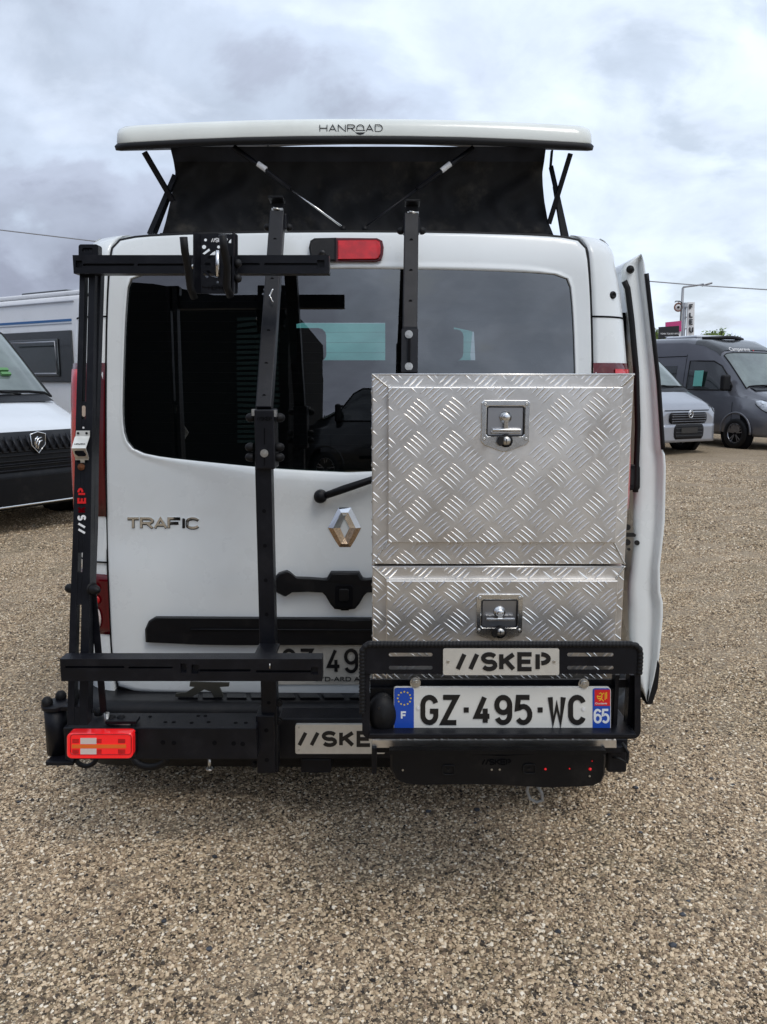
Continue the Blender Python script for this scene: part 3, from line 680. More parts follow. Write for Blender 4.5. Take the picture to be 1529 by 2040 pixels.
# wheel, axle and exhaust under the floor
m = MB(); m.box(XC - .86, XC + .86, 2.95, 7.3, .30, .36); m.build('floor_pan', 'deep', van)
m = MB(); m.tube([(XC - .7, 3.9, .34), (XC + .7, 3.9, .34)], .05, 10); m.build('rear_axle', 'rubber', van)
m = MB(); m.lathe((P(300, 1500, 2.9).x, 2.95, .30), (0, 1, 0), [(0, .07), (.02, .09), (.42, .09), (.44, .05)], 18); m.build('exhaust_silencer', 'black', van)
def wheel(parent, c, r, w, ax=(1, 0, 0), spokes=5, rimm='steel'):
    q = MB(); q.lathe(c, ax, [(-w/2 + .01, r*.62), (-w/2, r*.7), (-w/2, r*.9), (-w/2 + .03, r), (w/2 - .03, r), (w/2, r*.9), (w/2, r*.7), (w/2 - .01, r*.62)], 32); wh = q.build('wheel', 'rubber', parent)
    q = MB(); a = Vector(ax)
    for s in (-1, 1):
        q.lathe(Vector(c), a*s, [(w/2 - .01, r*.62), (w/2 - .005, r*.66), (w/2 - .02, r*.6), (w/2 - .08, r*.57)], 32)
        q.lathe(Vector(c), a*s, [(w/2 - .03, 0.001), (w/2 - .03, r*.12), (w/2 - .06, r*.16)], 20)
        u = Vector((0, 1, 0)) if abs(a.y) < .5 else Vector((1, 0, 0)); v = a.cross(u)
        for k in range(spokes):
            q_ = 2*math.pi*k/spokes + .3; d = u*math.cos(q_) + v*math.sin(q_)
            for e in (-.18, .18):
                d2 = u*math.cos(q_ + e) + v*math.sin(q_ + e)
                q.bar(Vector(c) + a*s*(w/2 - .045) + d*r*.10, Vector(c) + a*s*(w/2 - .03) + d2*r*.6, .03, .02, side=a)
    q.build('rim', rimm, wh)
    q = MB(); q.lathe(Vector(c), a, [(-w/2 + .09, r*.58), (-w/2 + .09, 0.001)], 24); q.lathe(Vector(c), a, [(w/2 - .09, r*.58), (w/2 - .09, 0.001)], 24); q.build('brake_disc', 'deep', wh)
    return wh
for x in (-.86, .86):
    for y in (3.85, 6.75): wheel(van, (XC + x, y, .335), .335, .2)

# sliding door slid back along the right flank, seen on its rear edge
L_ = [(530, 1236), (560, 1240), (640, 1252), (740, 1262), (850, 1266), (960, 1262), (1100, 1262), (1170, 1250), (1280, 1254), (1330, 1262), (1400, 1290)]
R_ = [(505, 1278), (520, 1284), (545, 1287), (600, 1293), (680, 1302), (760, 1311), (895, 1320), (905, 1325), (930, 1327), (1040, 1325), (1130, 1315), (1180, 1316), (1200, 1321), (1230, 1321), (1310, 1314), (1360, 1302), (1405, 1289)]
YD = 3.02
ysamp = [506, 515, 525, 540, 560, 590, 640, 700, 760, 820, 880, 895, 905, 915, 930, 980, 1040, 1090, 1130, 1160, 1180, 1200, 1230, 1270, 1310, 1350, 1380, 1400]
def door_l(py):
    if py < 530: return lerp(1278, 1236, (py - 505)/25)
    return interp(py, L_)
rows = []
for py in ysamp:
    l, r = door_l(py), interp(py, R_)
    row = []
    for t, yo in ((0, .06), (0, .03), (.1, .012), (.3, .006), (.55, .020), (.72, .030), (.80, .018), (.90, .002), (.965, 0), (1, .004), (1, .04)):
        p = P(lerp(l, r, t), py, YD + yo); row.append(p)
    q = row[-1]; row.append(Vector((q.x + .01, YD + .6, q.z))); row.append(Vector((q.x, YD + 1.15, q.z)))
    row.append(Vector((q.x - .06, YD + 1.15, q.z))); row.append(Vector((row[0].x, YD + .5, q.z)))
    rows.append(row)
m = MB(); m.grid(rows, closed=True); m.f.append(tuple(range(len(rows[0])))); m.sm.append(False); m.f.append(tuple(range(len(m.v) - len(rows[0]), len(m.v)))); m.sm.append(False)
door = m.build('sliding_door', 'white', van)
m = MB(); m.tube([P(interp(py, R_) + 1.5, py, YD - .002) for py in [545 + 14*i for i in range(26)]], .0085, 8); m.build('weather_strip', 'rubber', door)
m = MB(); m.tube([P(interp(py, [(560, 1244), (575, 1251), (640, 1259), (740, 1268), (850, 1271), (990, 1266)]), py, YD - .004) for py in range(560, 990, 14)], .011, 8, flat=1); m.build('weather_strip', 'rubber', door)
m = MB(); a = P(1257, 538, YD + .01); m.lathe(a, (-.4, -1, 0), [(0, .013), (.012, .013), (.013, .007), (.022, .007), (.023, .014), (.034, .012), (.036, 0)], 16); m.build('door_buffer', 'rubber', door)
m = MB(); relief(m, rrect(1236, 925, 1274, 976, 7), flat(YD - .0), .012, .003); lk = m.build('door_lock', 'blackmatt', door)
m = MB(); relief(m, rrect(1250, 934, 1262, 966, 3), flat(YD - .012), .003); m.build('latch_plate', 'ink', lk)
for cx, cy, r in ((1269, 1081, 5), (1250, 1080, 6), (1250, 1050, 6), (1253, 1094, 3)):
    m = MB(); relief(m, arcpx(cx, cy, r, 0, 337, 14), flat(YD + .01), .006); m.build('rubber_plug', 'ink', door)
m = MB(); relief(m, [(1240, 1061), (1262, 1061), (1267, 1065), (1265, 1069), (1240, 1069)], flat(YD + .01), .007); m.build('latch_slot', 'ink', door)
m = MB(); m.prism([P(1310, 1315, YD), P(1315, 1325, YD), P(1311, 1370, YD), P(1300, 1402, YD), P(1289, 1404, YD), P(1303, 1362, YD)], (0, .9, 0)); m.build('sill_trim', 'rubber', door)
m = MB(); m.box(XC + .975, XC + 1.03, 3.1, 4.3, .4, 1.75); m.build('dark_doorway_panel', 'deep', van)  # solid black panel standing in for the shade of the open doorway

# ---- pop-up roof
LX = -.10
def lid_ring(half, y0, y1, rc, zf, n=7):
    out = []; half *= 1.016; rc *= .75
    cs = ((LX + half - rc, y0 + rc, -90), (LX + half - rc, y1 - rc, 0), (LX - half + rc, y1 - rc, 90), (LX - half + rc, y0 + rc, 180))
    pts = []
    for cx, cy, a0 in cs:
        for i in range(n + 1): a = R(a0 + 90*i/n); pts.append((cx + rc*math.cos(a), cy + rc*math.sin(a)))
    full = []
    for i, p in enumerate(pts):
        q = pts[(i + 1) % len(pts)]; k = 8 if i % (n + 1) == n else 1
        for j in range(k): full.append((lerp(p[0], q[0], j/k), lerp(p[1], q[1], j/k)))
    return [Vector((x, y, zf(x, y))) for x, y in full]
def lift(y): return .272*max(0, y - 2.86)      # hinged at the rear, raised at the front
def zb(x, y): return 2.304 + lift(y) - .024*abs((x - LX)/.8)**2.2
prof = [(.770, .03, 0), (.797, .0, 0), (.800, -.002, .006), (.799, .002, .034), (.793, .008, .049), (.779, .022, .057), (.70, .11, .060), (.60, .3, .062), (.45, .5, .066), (.2, .8, .068), (.01, 1.1, .069)]
m = MB(); rg = []
for half, yo, dz in prof: rg.append(lid_ring(half, 2.86 + yo, 5.9 - yo, min(.09, half*.9), lambda x, y, dz=dz: zb(x, y) + dz))
m.grid(rg, closed=True); lid = m.build('roof_lid', 'lid', van)
m = MB(); rg = [lid_ring(h_, 2.86 + yo, 5.9 - yo, .09, lambda x, y, dz=dz: zb(x, y) + dz) for h_, yo, dz in ((.70, .10, -.002), (.79, .008, -.021), (.803, -.006, -.018), (.806, -.009, -.004), (.800, -.002, .003))]
m.grid(rg, closed=True); m.build('rubber_seal', 'rubber', lid)
m = MB(); m.grid([[Vector((LX + x, y, zb(LX + x, y) - .008)) for x in (-.74, -.4, 0, .4, .74)] for y in (2.92, 4, 5.8)]); m.build('lid_underside', 'canvas_band', lid)
def Slid(px, py):
    return P(px, py, 2.861)
m = MB(); text(m, 'HANRQAD', 637, 763, 248, 263, Slid, 1.35, .002, gap=.28); m.build('maker_lettering', 'ink', lid)
m = MB(); relief(m, [(708, 264), (728, 264), (724, 268), (718, 269.5), (712, 268)], flat(2.860), .002); m.build('logo_sun', 'ink', lid)
# canvas
cl = [(296, 340), (320, 346), (345, 350), (370, 346), (400, 340), (440, 331), (468, 323)]; cr = [(296, 1088), (320, 1085), (345, 1081), (370, 1082), (400, 1085), (440, 1092), (470, 1104)]
def canvas_pt(u, py, yb=3.0):
    l, r = interp(py, cl), interp(py, cr); px = lerp(l, r, u)
    dep = .05*math.sin(math.pi*min(1, max(0, (py - 296)/172)))*(1 - .0*u) + .004*math.sin(px*.11 + py*.02) + .006*math.sin(px*.035 + 1.7*math.sin(py*.05)) + .005*math.sin((px + py*1.3)*.09)*math.exp(-min(u, 1 - u)*9)*1.5
    wr = .007*math.sin(px*.06 - py*.09)*max(0, (py - 380)/90)
    wr += .006*math.sin(px*.045 + py*.06 + 2*math.sin(px*.011))*math.sin(min(1, max(0, (py - 300)/168))*math.pi) + .004*math.sin(px*.13 - py*.05 + 3*math.sin(py*.02))*min(1, max(0, (py - 330)/60))
    return P(px, py, yb + dep + wr)
cs_ = [canvas_pt(u/60, py) for py in (1,) for u in (0,)]
m = MB(); m.grid([[canvas_pt(u/180, py) for u in range(181)] for py in range(318, 472, 6)]); cv = m.build('canvas_wall', 'canvas', van)
m = MB(); m.grid([[canvas_pt(u/70, py, 2.992) for u in range(71)] for py in (292, 300, 308, 316, 322)]); m.build('canvas_header', 'canvas_band', cv)
for u in (0, 1):
    m = MB(); m.grid([[canvas_pt(u, py), canvas_pt(u, py) + Vector((0, .9 + .02*math.sin(py*.2), 0)), Vector((canvas_pt(u, py).x, 5.6, canvas_pt(u, py).z + .73*max(0, (470 - py)/174)))] for py in range(296, 480, 8)]); m.build('canvas_wall', 'canvas', van)
m = MB(); m.tube([P(x, 468 - 3*math.sin((x - 320)/785*math.pi), 2.965) for x in range(320, 1106, 20)], .007, 6); m.build('canvas_track', 'blackmatt', van)
# scissor arms and gas springs
def strut(name, pts, w, mm, d=.02, parent=van):
    q = MB()
    for a, b in zip(pts, pts[1:]): q.bar(P(*a), P(*b), w, d)
    return q.build(name, mm, parent)
strut('scissor_arm', [(288, 303, 2.93), (346, 402, 2.98)], .016, 'black'); strut('scissor_arm', [(299, 468, 2.98), (350, 350, 3.0)], .017, 'black')
strut('scissor_arm', [(1137, 306, 2.93), (1094, 446, 2.98)], .014, 'black'); strut('scissor_arm', [(1098, 332, 3.0), (1131, 480, 2.97)], .012, 'black')
strut('gas_spring', [(1100, 300, 3.0), (1097, 335, 3.0)], .006, 'blackmatt'); strut('gas_spring', [(1106, 370, 2.99), (1123, 474, 2.96)], .013, 'blackmatt')
strut('gas_spring', [(338, 388, 3.02), (308, 466, 3.0)], .012, 'blackmatt')
for sgn, a, b, c, s0, s1 in ((1, (466, 292), (578, 376), (684, 453), (514, 326), (531, 338)), (-1, (944, 294), (832, 376), (727, 453), (880, 340), (898, 326))):
    m = MB(); m.tube([P(a[0], a[1], 2.91), P(b[0], b[1], 2.93)], .0085, 10); gs = m.build('gas_spring', 'black', van)
    m = MB(); m.tube([P(b[0], b[1], 2.93), P(c[0], c[1], 2.90)], .0038, 8); m.build('piston_rod', 'steel' if sgn > 0 else 'black', gs)
    m = MB(); q0 = P(*s0, 2.908); q1 = P(*s1, 2.908); m.tube([q0, q1], .0094, 12, caps=False); m.build('sticker', 'printwhite', gs)
    m = MB(); m.lathe(P(c[0], c[1] + 2, 2.885), (0, 1, 0), [(0, .0), (.003, .011), (.02, .011), (.024, .006)], 12); m.build('ball_joint', 'rubber', gs)
# ============================================================ helpers for cut sheet metal
def cut(o, cutter):
    """drill real openings (cutter: MB of closed prisms) through a part"""
    c = cutter.build('cutter', 'black'); md = o.modifiers.new('cut', 'BOOLEAN'); md.operation = 'DIFFERENCE'; md.object = c; md.solver = 'EXACT'; md.use_self = True
    bpy.context.view_layer.update()
    me = bpy.data.meshes.new_from_object(o.evaluated_get(bpy.context.evaluated_depsgraph_get()))
    o.modifiers.remove(md)
    for x in list(o.modifiers): o.modifiers.remove(x)
    o.data = me; bpy.data.objects.remove(c)
def hole(mb, poly, Y, d0=.2, d1=.2):
    pts = [P(x, y, Y) for x, y in poly]
    mb.prism([p + Vector((0, -d0, 0)) for p in pts], (0, d0 + d1, 0))
def slot(x0, x1, y0, y1): return rrect(x0, y0, x1, y1, min(x1 - x0, y1 - y0)/2*.98, 4)
def dots(name, lst, Y, r, mm, parent, h=.001):
    for x, y in lst:
        q = MB(); q.cyl(P(x, y, Y), (0, -1, 0), r, h, 14); q.build(name, mm, parent)

# ============================================================ LEFT: FOLD-OUT BIKE RACK
rack = thing('bike_rack', (P(330, 1480, 2.3).x, 2.3, 0), 'black steel bike rack with two slotted crossbars covering the left side of the white van', 'bike rack')
# base beam with end hinge
m = MB(); bxp(m, 128, 512, 1450, 1513, 2.25, 2.36); beam = m.build('base_beam', 'black', rack, bevel=.003)
zt = max(v[2] for v in m.v)
for x, y in ((300, 1424), (340, 1434), (352, 1434), (392, 1424), (398, 1426), (410, 1436), (466, 1437), (486, 1437), (446, 1428)):
    pass
for px, yy in ((300, 2.33), (330, 2.29), (346, 2.29), (396, 2.335), (410, 2.335), (416, 2.29), (470, 2.285), (490, 2.285), (382, 2.285)):
    c = P(px, 1436, yy); m = MB(); m.cyl((c.x, yy, zt + .0005), (0, 0, 1), .006, .0008, 12); m.build('beam_hole', 'deep', beam)
dots('beam_hole', [(325, 1479), (347, 1480), (466, 1481), (484, 1482), (428, 1480)], 2.25, .007, 'deep', beam, .0008)
m = MB(); c = P(112, 1460, 2.32); z0, z1 = P(112, 1512, 2.28).z, P(112, 1422, 2.28).z
m.lathe((c.x, 2.33, z0), (0, 0, 1), [(0, .001), (0, .034), (z1 - z0, .034), (z1 - z0, .001)], 20); hg = m.build('hinge_post', 'black', rack)
m = MB(); m.lathe((c.x, 2.33, z1), (0, 0, 1), [(0, .04), (.012, .042), (.016, .036), (.016, .001)], 22); m.box(c.x, c.x + .10, 2.30, 2.36, z1, z1 + .014); m.build('hinge_plate', 'black', hg, bevel=.002)
m = MB(); m.box(c.x - .012, c.x + .07, 2.26, 2.34, z0 - .012, z0); m.build('lower_hinge_plate', 'black', hg, bevel=.002)
for dx, dy in ((-.016, -.02), (.006, .03), (.05, .04)):
    m = MB(); knob(m, (c.x + dx, 2.33 + dy, z1 + .014), (0, 0, 1), .017, .028); m.build('hinge_bolt_cap', 'rubber', hg)
# tail lamp of the rack, lit red
m = MB(); relief(m, rrect(136, 1458, 267, 1508, 9), flat(2.22), .012, .004, depth=.022); lamp = m.build('rack_tail_lamp', 'redglow', rack)
m = MB(); relief(m, rrect(137, 1454, 273, 1510, 10), flat(2.24), .006, 0, depth=.01); m.build('lamp_housing', 'black', lamp)
m = MB(); relief(m, [(144, 1483), (252, 1483), (252, 1490), (144, 1490)], flat(2.208), .002); m.build('indicator_strip', 'orange', lamp)
for y0, y1 in ((1470, 1482), (1491, 1503)):
    m = MB(); relief(m, [(161, y0), (193, y0), (193, y1), (161, y1)], flat(2.208), .0016); m.build('clear_window', 'lampwhite', lamp)
    for x0, x1 in ((193, 203), (236, 250), (145, 158)):
        m = MB(); relief(m, [(x0, y0 + 2), (x1, y0 + 2), (x1, y1 - 2), (x0, y1 - 2)], flat(2.208), .0016); m.build('bulb_cell', 'redlens2', lamp)
m = MB(); m.tube([P(x, y, 2.2075) for x, y in rrect(141, 1463, 262, 1503, 6, 3)], .0016, 6, closed=True); m.build('lens_ridge', 'redlens2', lamp)
# steel toggle and clamp on the beam
m = MB(); m.tube([P(213, 1420, 2.28), P(213, 1436, 2.28), P(222, 1440, 2.27), P(262, 1442, 2.27)], .008, 10); m.build('toggle_clamp', 'bolt', rack)
m = MB(); bxp(m, 210, 272, 1437, 1443, 2.26, 2.30); tgp = m.build('clamp_plate', 'black', rack, bevel=.001)
for x in (223, 242): m = MB(); knob(m, P(x, 1438, 2.29), (0, 0, 1), .015, .024); m.build('bolt_cap', 'rubber', rack)
m = MB(); knob(m, P(197, 1424, 2.33), (0, 0, 1), .014, .022); m.build('bolt_cap', 'rubber', rack)
# little things under the beam
m = MB(); m.tube([P(418, 1508, 2.3), P(418, 1532, 2.3)], .005, 10); m.cyl(P(418, 1530, 2.3), (0, 0, -1), .012, .006, 6); m.build('hanging_bolt', 'bolt', rack)
m = MB(); m.tube([P(172 + 20*math.cos(a/10*math.pi), 1510 + 16*math.sin(a/10*math.pi), 2.45) for a in range(11)], .008, 8); m.build('cable_loop', 'rubber', rack)
m = MB(); m.tube([P(300 + 34*math.cos(a/12*math.pi), 1506 + 22*math.sin(a/12*math.pi), 2.5 + .004*a) for a in range(13)], .012, 8); m.build('cable_loop', 'rubber', rack)
# posts: two rails joined by webs
def rail(name, top, bot, w, d, mm='black', parent=rack):
    q = MB(); q.bar(P(*bot), P(*top), w, d, side=(1, 0, 0)); return q.build(name, mm, parent, bevel=.0015)
def yat(py): return lerp(2.385, 2.19, (py - 490)/950)
LE = [(490, 160), (555, 159), (700, 155), (880, 150), (1050, 146), (1200, 140), (1300, 137), (1445, 134)]
RE = [(490, 191), (555, 190), (700, 187), (880, 184), (1050, 181), (1200, 179), (1300, 177), (1445, 175)]
front = MB()
def strip(mb, f0, f1, py0, py1, dy0=0, d=.012, n=8):
    rows = []
    for i in range(n + 1):
        py = lerp(py0, py1, i/n); l, r = interp(py, LE), interp(py, RE); Y = yat(py) + dy0
        a, b = P(lerp(l, r, f0), py, Y), P(lerp(l, r, f1), py, Y)
        rows.append([a, b, b + Vector((0, d, 0)), a + Vector((0, d, 0))])
    mb.grid(rows, closed=True, smooth=False); k = len(mb.v)
    mb.f.append((k - 4, k - 3, k - 2, k - 1)); mb.f.append((k - 4*(n + 1) + 3, k - 4*(n + 1) + 2, k - 4*(n + 1) + 1, k - 4*(n + 1))); mb.sm += [False]*2
m = MB(); strip(m, 0, .33, 490, 1445, 0, .03); st1 = m.build('front_post', 'black', rack, bevel=.001)
m = MB(); strip(m, .58, 1.0, 490, 1445, 0, .03); m.build('front_post', 'black', rack, bevel=.001)
for y0, y1 in ((835, 1101), (1141, 1205), (1408, 1445), (490, 553), (800, 812)):
    m = MB(); strip(m, .33, .58, y0, y1, .002, .01); m.build('post_web', 'black', rack)
m = MB(); rows = []
for py in range(540, 1440, 40):
    l, r = interp(py, RE) + 1, interp(py, [(540, 202), (880, 191), (1050, 189), (1300, 180), (1440, 178)]); Y = yat(py) + .03
    rows.append([P(l, py, Y), P(r, py, Y), P(r, py, Y) + Vector((0, .03, 0)), P(l, py, Y) + Vector((0, .03, 0))])
m.grid(rows, closed=True, smooth=False); m.build('rear_post', 'black', rack)
# post head with an oval hole
m = MB(); relief(m, rrect(160, 488, 199, 520, 5), flat(2.39), .012, 0, depth=.02); ph = m.build('post_head', 'black', rack)
q = MB(); hole(q, slot(167, 189, 495, 504), 2.39); cut(ph, q)
# crossbars with slots
def crossbar(x0, x1, y0, y1, Y, d, slots):
    m = MB(); bxp(m, x0, x1, y0, y1, Y, Y + d); o = m.build('crossbar', 'black', rack)
    q = MB()
    for s in slots: hole(q, slot(*s) if s[1] - s[0] > 15 else rrect(*[s[0], s[2], s[1], s[3]], 1), Y, .02, .012)
    cut(o, q); b = o.modifiers.new('b', 'BEVEL'); b.width = .0015; b.segments = 2; b.limit_method = 'ANGLE'; return o
cb1 = crossbar(146, 656, 508, 545, 2.34, .05, [(165, 268, 525, 530), (274, 372, 525, 530), (478, 518, 524, 529), (527, 634, 524, 529), (632, 647, 518, 533), (151, 164, 519, 533)])
cb2 = crossbar(121, 642, 1313, 1357, 2.14, .05, [(130, 248, 1327, 1331), (256, 345, 1328, 1332), (392, 500, 1333, 1338), (510, 620, 1335, 1340), (620, 634, 1329, 1344), (360, 372, 1322, 1340), (382, 396, 1324, 1342)])
m = MB(); m.tube([P(538, 1322, 2.135), P(538, 1332, 2.135)], .002, 6); m.build('scratch', 'bolt', cb2)
# knobs through the posts and diagonal stays
m = MB(); m.tube([P(140, 1172, 2.26), P(188, 1172, 2.26)], .005, 8); m.build('cross_bolt', 'bolt', rack)
m = MB(); knob(m, P(146, 1172, 2.26), (-1, 0, 0), .014, .024); m.build('bolt_cap', 'rubber', rack)
m = MB(); knob(m, P(184, 1173, 2.235), (.8, -.6, 0), .014, .034); m.lathe(P(184, 1173, 2.24), (.8, -.6, 0), [(0, .019), (.003, .019), (.003, .012)], 16); m.build('bolt_cap', 'rubber', rack)
rail('diagonal_stay', (186, 1180, 2.27), (207, 1420, 2.30), .020, .006)
rail('diagonal_stay', (180, 1180, 2.30), (181, 1420, 2.36), .010, .006)
# folded beige bracket on the post
m = MB()
prof = [(143, 181, 857, 0), (143, 181, 870, 0), (148, 180, 870, .0)]
Yb = yat(880) - .006
def quadstrip(mb, rows, d=.003):
    a = [[P(x0, y, Yb - o), P(x1, y, Yb - o)] for x0, x1, y, o in rows]
    rr = [[p[0], p[1], p[1] + Vector((0, d, 0)), p[0] + Vector((0, d, 0))] for p in a]
    mb.grid(rr, closed=True, smooth=False); k = len(mb.v); mb.add([mb.v[k - 4 + i] for i in range(4)], [(0, 1, 2, 3)])
quadstrip(m, [(152, 179, 858, 0), (151, 179, 869, .002), (149, 178, 872, .006), (143, 171, 893, .05), (150, 177, 912, .012), (150, 177, 914, .002), (151, 177, 925, 0), (156, 171, 937, 0)])
stb = m.build('strap_bracket', 'steel_dull', rack)
m = MB(); relief(m, [(149, 898), (167, 898), (172, 905), (171, 909), (156, 909), (150, 904)], flat(Yb - .045), .001); m.build('bracket_hole', 'deep', stb)
dots('screw_hole', [(156, 863), (173, 863), (156, 919), (172, 919)], Yb - .004, .0035, 'deep', stb)
m = MB(); m.lathe(P(163, 930, Yb - .003), (0, -1, 0), [(0, .010), (.005, .010), (.006, .005), (.008, .004), (.008, 0)], 16); m.build('rusty_washer', mat('rust', (.20, .07, .025), .8, var=.4, vscale=80), stb)
m = MB(); text(m, '//SKEp', 147, 171, 883, 888, flat(Yb - .034), 1.1, .001, gap=.2); m.build('stamped_lettering', 'ink', stb)
m = MB(); relief(m, slot(164, 171, 808, 830), flat(yat(820)), .001); m.build('sight_window', mat('aged_reflector', (.45, .36, .29), .5), rack)
dots('rivet', [(167, 852)], yat(852), .003, 'printwhite', rack, .002)
# lettering running up the post: lamp glow and body behind the cut-outs painted in
def rot_text(mb, s, yb, yt, x0, x1, Y, w, th):
    # reads upwards: letters laid along -py
    def sf(a, b): return P(x0 + (b - 1000), yb - (a - 1000), Y(yb - (a - 1000)))
    text(mb, s, 1000, 1000 + (yb - yt), 1000, 1000 + (x1 - x0), sf, w, th, gap=.28)
for s, yb, yt, mm in (('//', 1064, 1041, 'printwhite'), ('S', 1037, 1026, 'printwhite'), ('K', 1021, 1009, 'redlens'), ('E', 1003, 990, 'printred'), ('p', 986, 971, 'printred')):
    m = MB(); rot_text(m, s, yb, yt, 155, 172, lambda py: yat(py) - .001, 4.0, .0012); m.build('post_lettering', mm, rack)
# main mast
m = MB(); bxp(m, 514, 547, 935, 1540, 2.31, 2.365); 
a, b = P(530, 935, 2.31), P(532, 1540, 2.31)
m = MB(); w = .047
x0 = lerp(P(514, 1300, 2.31).x, P(514, 1000, 2.31).x, .5)
m.box(x0, x0 + w, 2.31, 2.365, b.z, a.z + .05); mast = m.build('mast', 'black', rack, bevel=.003)
xm = x0 + w/2
zs = [P(532, y, 2.31).z for y in (1018, 1087, 1156, 1224, 1291, 1400, 1455, 1515)]
for z in zs:
    q = MB(); q.cyl((xm, 2.31, z), (0, -1, 0), .0058, .0008, 14); q.build('mast_hole', 'deep', mast)
m = MB(); T0, T1 = P(554, 428, 2.68), P(527, 818, 2.33); m.bar(T1, T0, .045, .045, side=(1, 0, 0)); up = m.build('upper_mast', 'black', rack, bevel=.003)
for py in (478, 557, 660, 725, 789):
    t = (py - 428)/(818 - 428); c = P(lerp(554, 527, t) + 1, py, lerp(2.68, 2.33, t)*.99)
    c = T0.lerp(T1, max(0, (T0.z - c.z)/(T0.z - T1.z)))
    q = MB(); q.cyl(c + Vector((0, -.0235, 0)), (0, -1, 0), .0058, .002, 14); q.build('mast_hole', 'deep', up)
m = MB(); c = P(543, 590, 2.5); m.tube([c + Vector((.006*math.cos(k), -.02 - .001*k, .018 - .006*k + .004*math.sin(k*2))) for k in range(8)], .0022, 6); m.build('safety_pin', 'steel', up)
# sleeve
m = MB(); bxp(m, 508, 547, 816, 935, 2.285, 2.375); slv = m.build('mast_sleeve', 'black', rack, bevel=.004)
m = MB(); text(m, '//SKEp', 512, 543, 830, 838, flat(2.284), 1.6, .0008, gap=.2); m.build('sleeve_lettering', 'deep', slv)
m = MB(); hexbolt(m, P(527, 903, 2.284), (0, -1, 0), .0085, .006); m.build('sleeve_bolt', 'bolt', slv)
m = MB(); relief(m, slot(526, 528.5, 853, 886), flat(2.284), .0006); relief(m, slot(526, 528.5, 912, 928), flat(2.284), .0006); m.build('sleeve_slot', 'deep', slv)
for x, y, s in ((506, 832, -1), (505, 891, -1), (505, 911, -1), (552, 832, 1), (551, 891, 1), (551, 911, 1)):
    m = MB(); knob(m, P(x, y, 2.32), (s, 0, 0), .0135, .024); m.build('bolt_cap', 'rubber', slv)
for x, y in ((548, 822), (507, 820)): m = MB(); m.box(P(x, y, 2.30).x - .006, P(x, y, 2.30).x + .006, 2.29, 2.31, P(x, y + 8, 2.3).z, P(x, y - 5, 2.3).z); m.build('wedge', 'bolt', slv)
# mast foot
m = MB(); bxp(m, 505, 549, 1306, 1312, 2.20, 2.31); m.build('crossbar_saddle', 'black', rack, bevel=.003)
m = MB(); bxp(m, 511, 548, 1426, 1541, 2.295, 2.38); ft = m.build('mast_foot', 'black', rack, bevel=.003)
dots('mast_hole', [(531, 1455), (532, 1514)], 2.295, .0065, 'deep', ft)
for x, y in ((556, 1400), (556, 1436), (508, 1522)): m = MB(); hexbolt(m, P(x, y, 2.33), (0, -1, 0), .009, .008); m.build('foot_bolt', 'rubber', ft)
# top hook of a mast
def top_hook(parent, cx, y0, y1, Y, hx):
    q = MB(); a = P(cx - 17, y1, Y); b = P(cx + 17, y1, Y); zt_ = P(cx, y0, Y).z
    q.box(a.x, b.x, Y - .01, Y + .04, P(cx, y1 + 32, Y).z, a.z); h = q.build('hook_block', 'black', parent, bevel=.004)
    q = MB(); l, r = P(hx - 15, y0, Y).x, P(hx + 15, y0, Y).x; zm = P(hx, y0 + 18, Y).z
    q.add([(l, Y - .03, zt_), (r, Y - .03, zt_), (r, Y + .03, zt_ - .004), (l, Y + .03, zt_ - .004), (l, Y - .03, zt_ - .006), (r, Y - .03, zt_ - .006), (r, Y + .03, zt_ - .012), (l, Y + .03, zt_ - .012)], [(0, 1, 2, 3), (7, 6, 5, 4), (0, 4, 5, 1), (1, 5, 6, 2), (2, 6, 7, 3), (3, 7, 4, 0)])
    q.box(l + .004, r - .004, Y + .018, Y + .026, a.z - .01, zt_ - .008); q.build('roof_hook', 'blackmatt', h, bevel=.001)
    q = MB(); q.box(l + .008, r - .004, Y - .012, Y + .01, zm - .02, zm - .006); q.tube([(l + .014, Y - .02, zm - .008), (r - .012, Y - .02, zm - .012)], .004, 8); q.build('hook_bolt', 'bolt', h)
    for s in (-1, 1):
        q = MB(); knob(q, P(cx + s*17, (y1 + 27), Y + .01), (s, 0, 0), .012, .02); q.build('bolt_cap', 'rubber', h)
    return h
top_hook(rack, 555, 394, 426, 2.68, 552)
# bike arm bracket
Yk = 2.30
m = MB(); relief(m, rrect(390, 466, 474, 585, 4), flat(Yk), .0, 0, depth=.004); bp = m.build('arm_plate', 'black', rack)
q = MB()
for cx, cy, r in ((410, 478, 2.8), (407, 492, 4), (436, 492, 3), (434, 562, 2.4)): hole(q, arcpx(cx, cy, r, 0, 330, 11), Yk)
hole(q, [(404, 505), (417, 495), (419, 499), (408, 507)], Yk); hole(q, [(413, 513), (424, 503), (432, 499), (434, 503), (418, 516)], Yk)
hole(q, slot(408, 420, 523, 529), Yk); hole(q, [(457, 480), (461, 476), (461, 484), (456, 484)], Yk)
hole(q, [(411, 540), (416, 538), (424, 546), (434, 550), (434, 554), (420, 550)], Yk); hole(q, [(404, 545), (408, 544), (416, 551), (413, 554)], Yk)
cut(bp, q)
m = MB(); text(m, '//SKEp', 421, 455, 474, 483, flat(Yk - .0002), 1.8, .0008, gap=.22); m.build('plate_lettering', 'printwhite', bp)
m = MB(); relief(m, [(403, 570), (411, 572), (452, 573), (452, 575), (411, 574), (403, 573)], flat(Yk - .0002), .0006); text(m, 'HEPRA', 416, 452, 569, 578, flat(Yk - .0002), 1.2, .0006); m.build('plate_engraving', 'deep', bp)
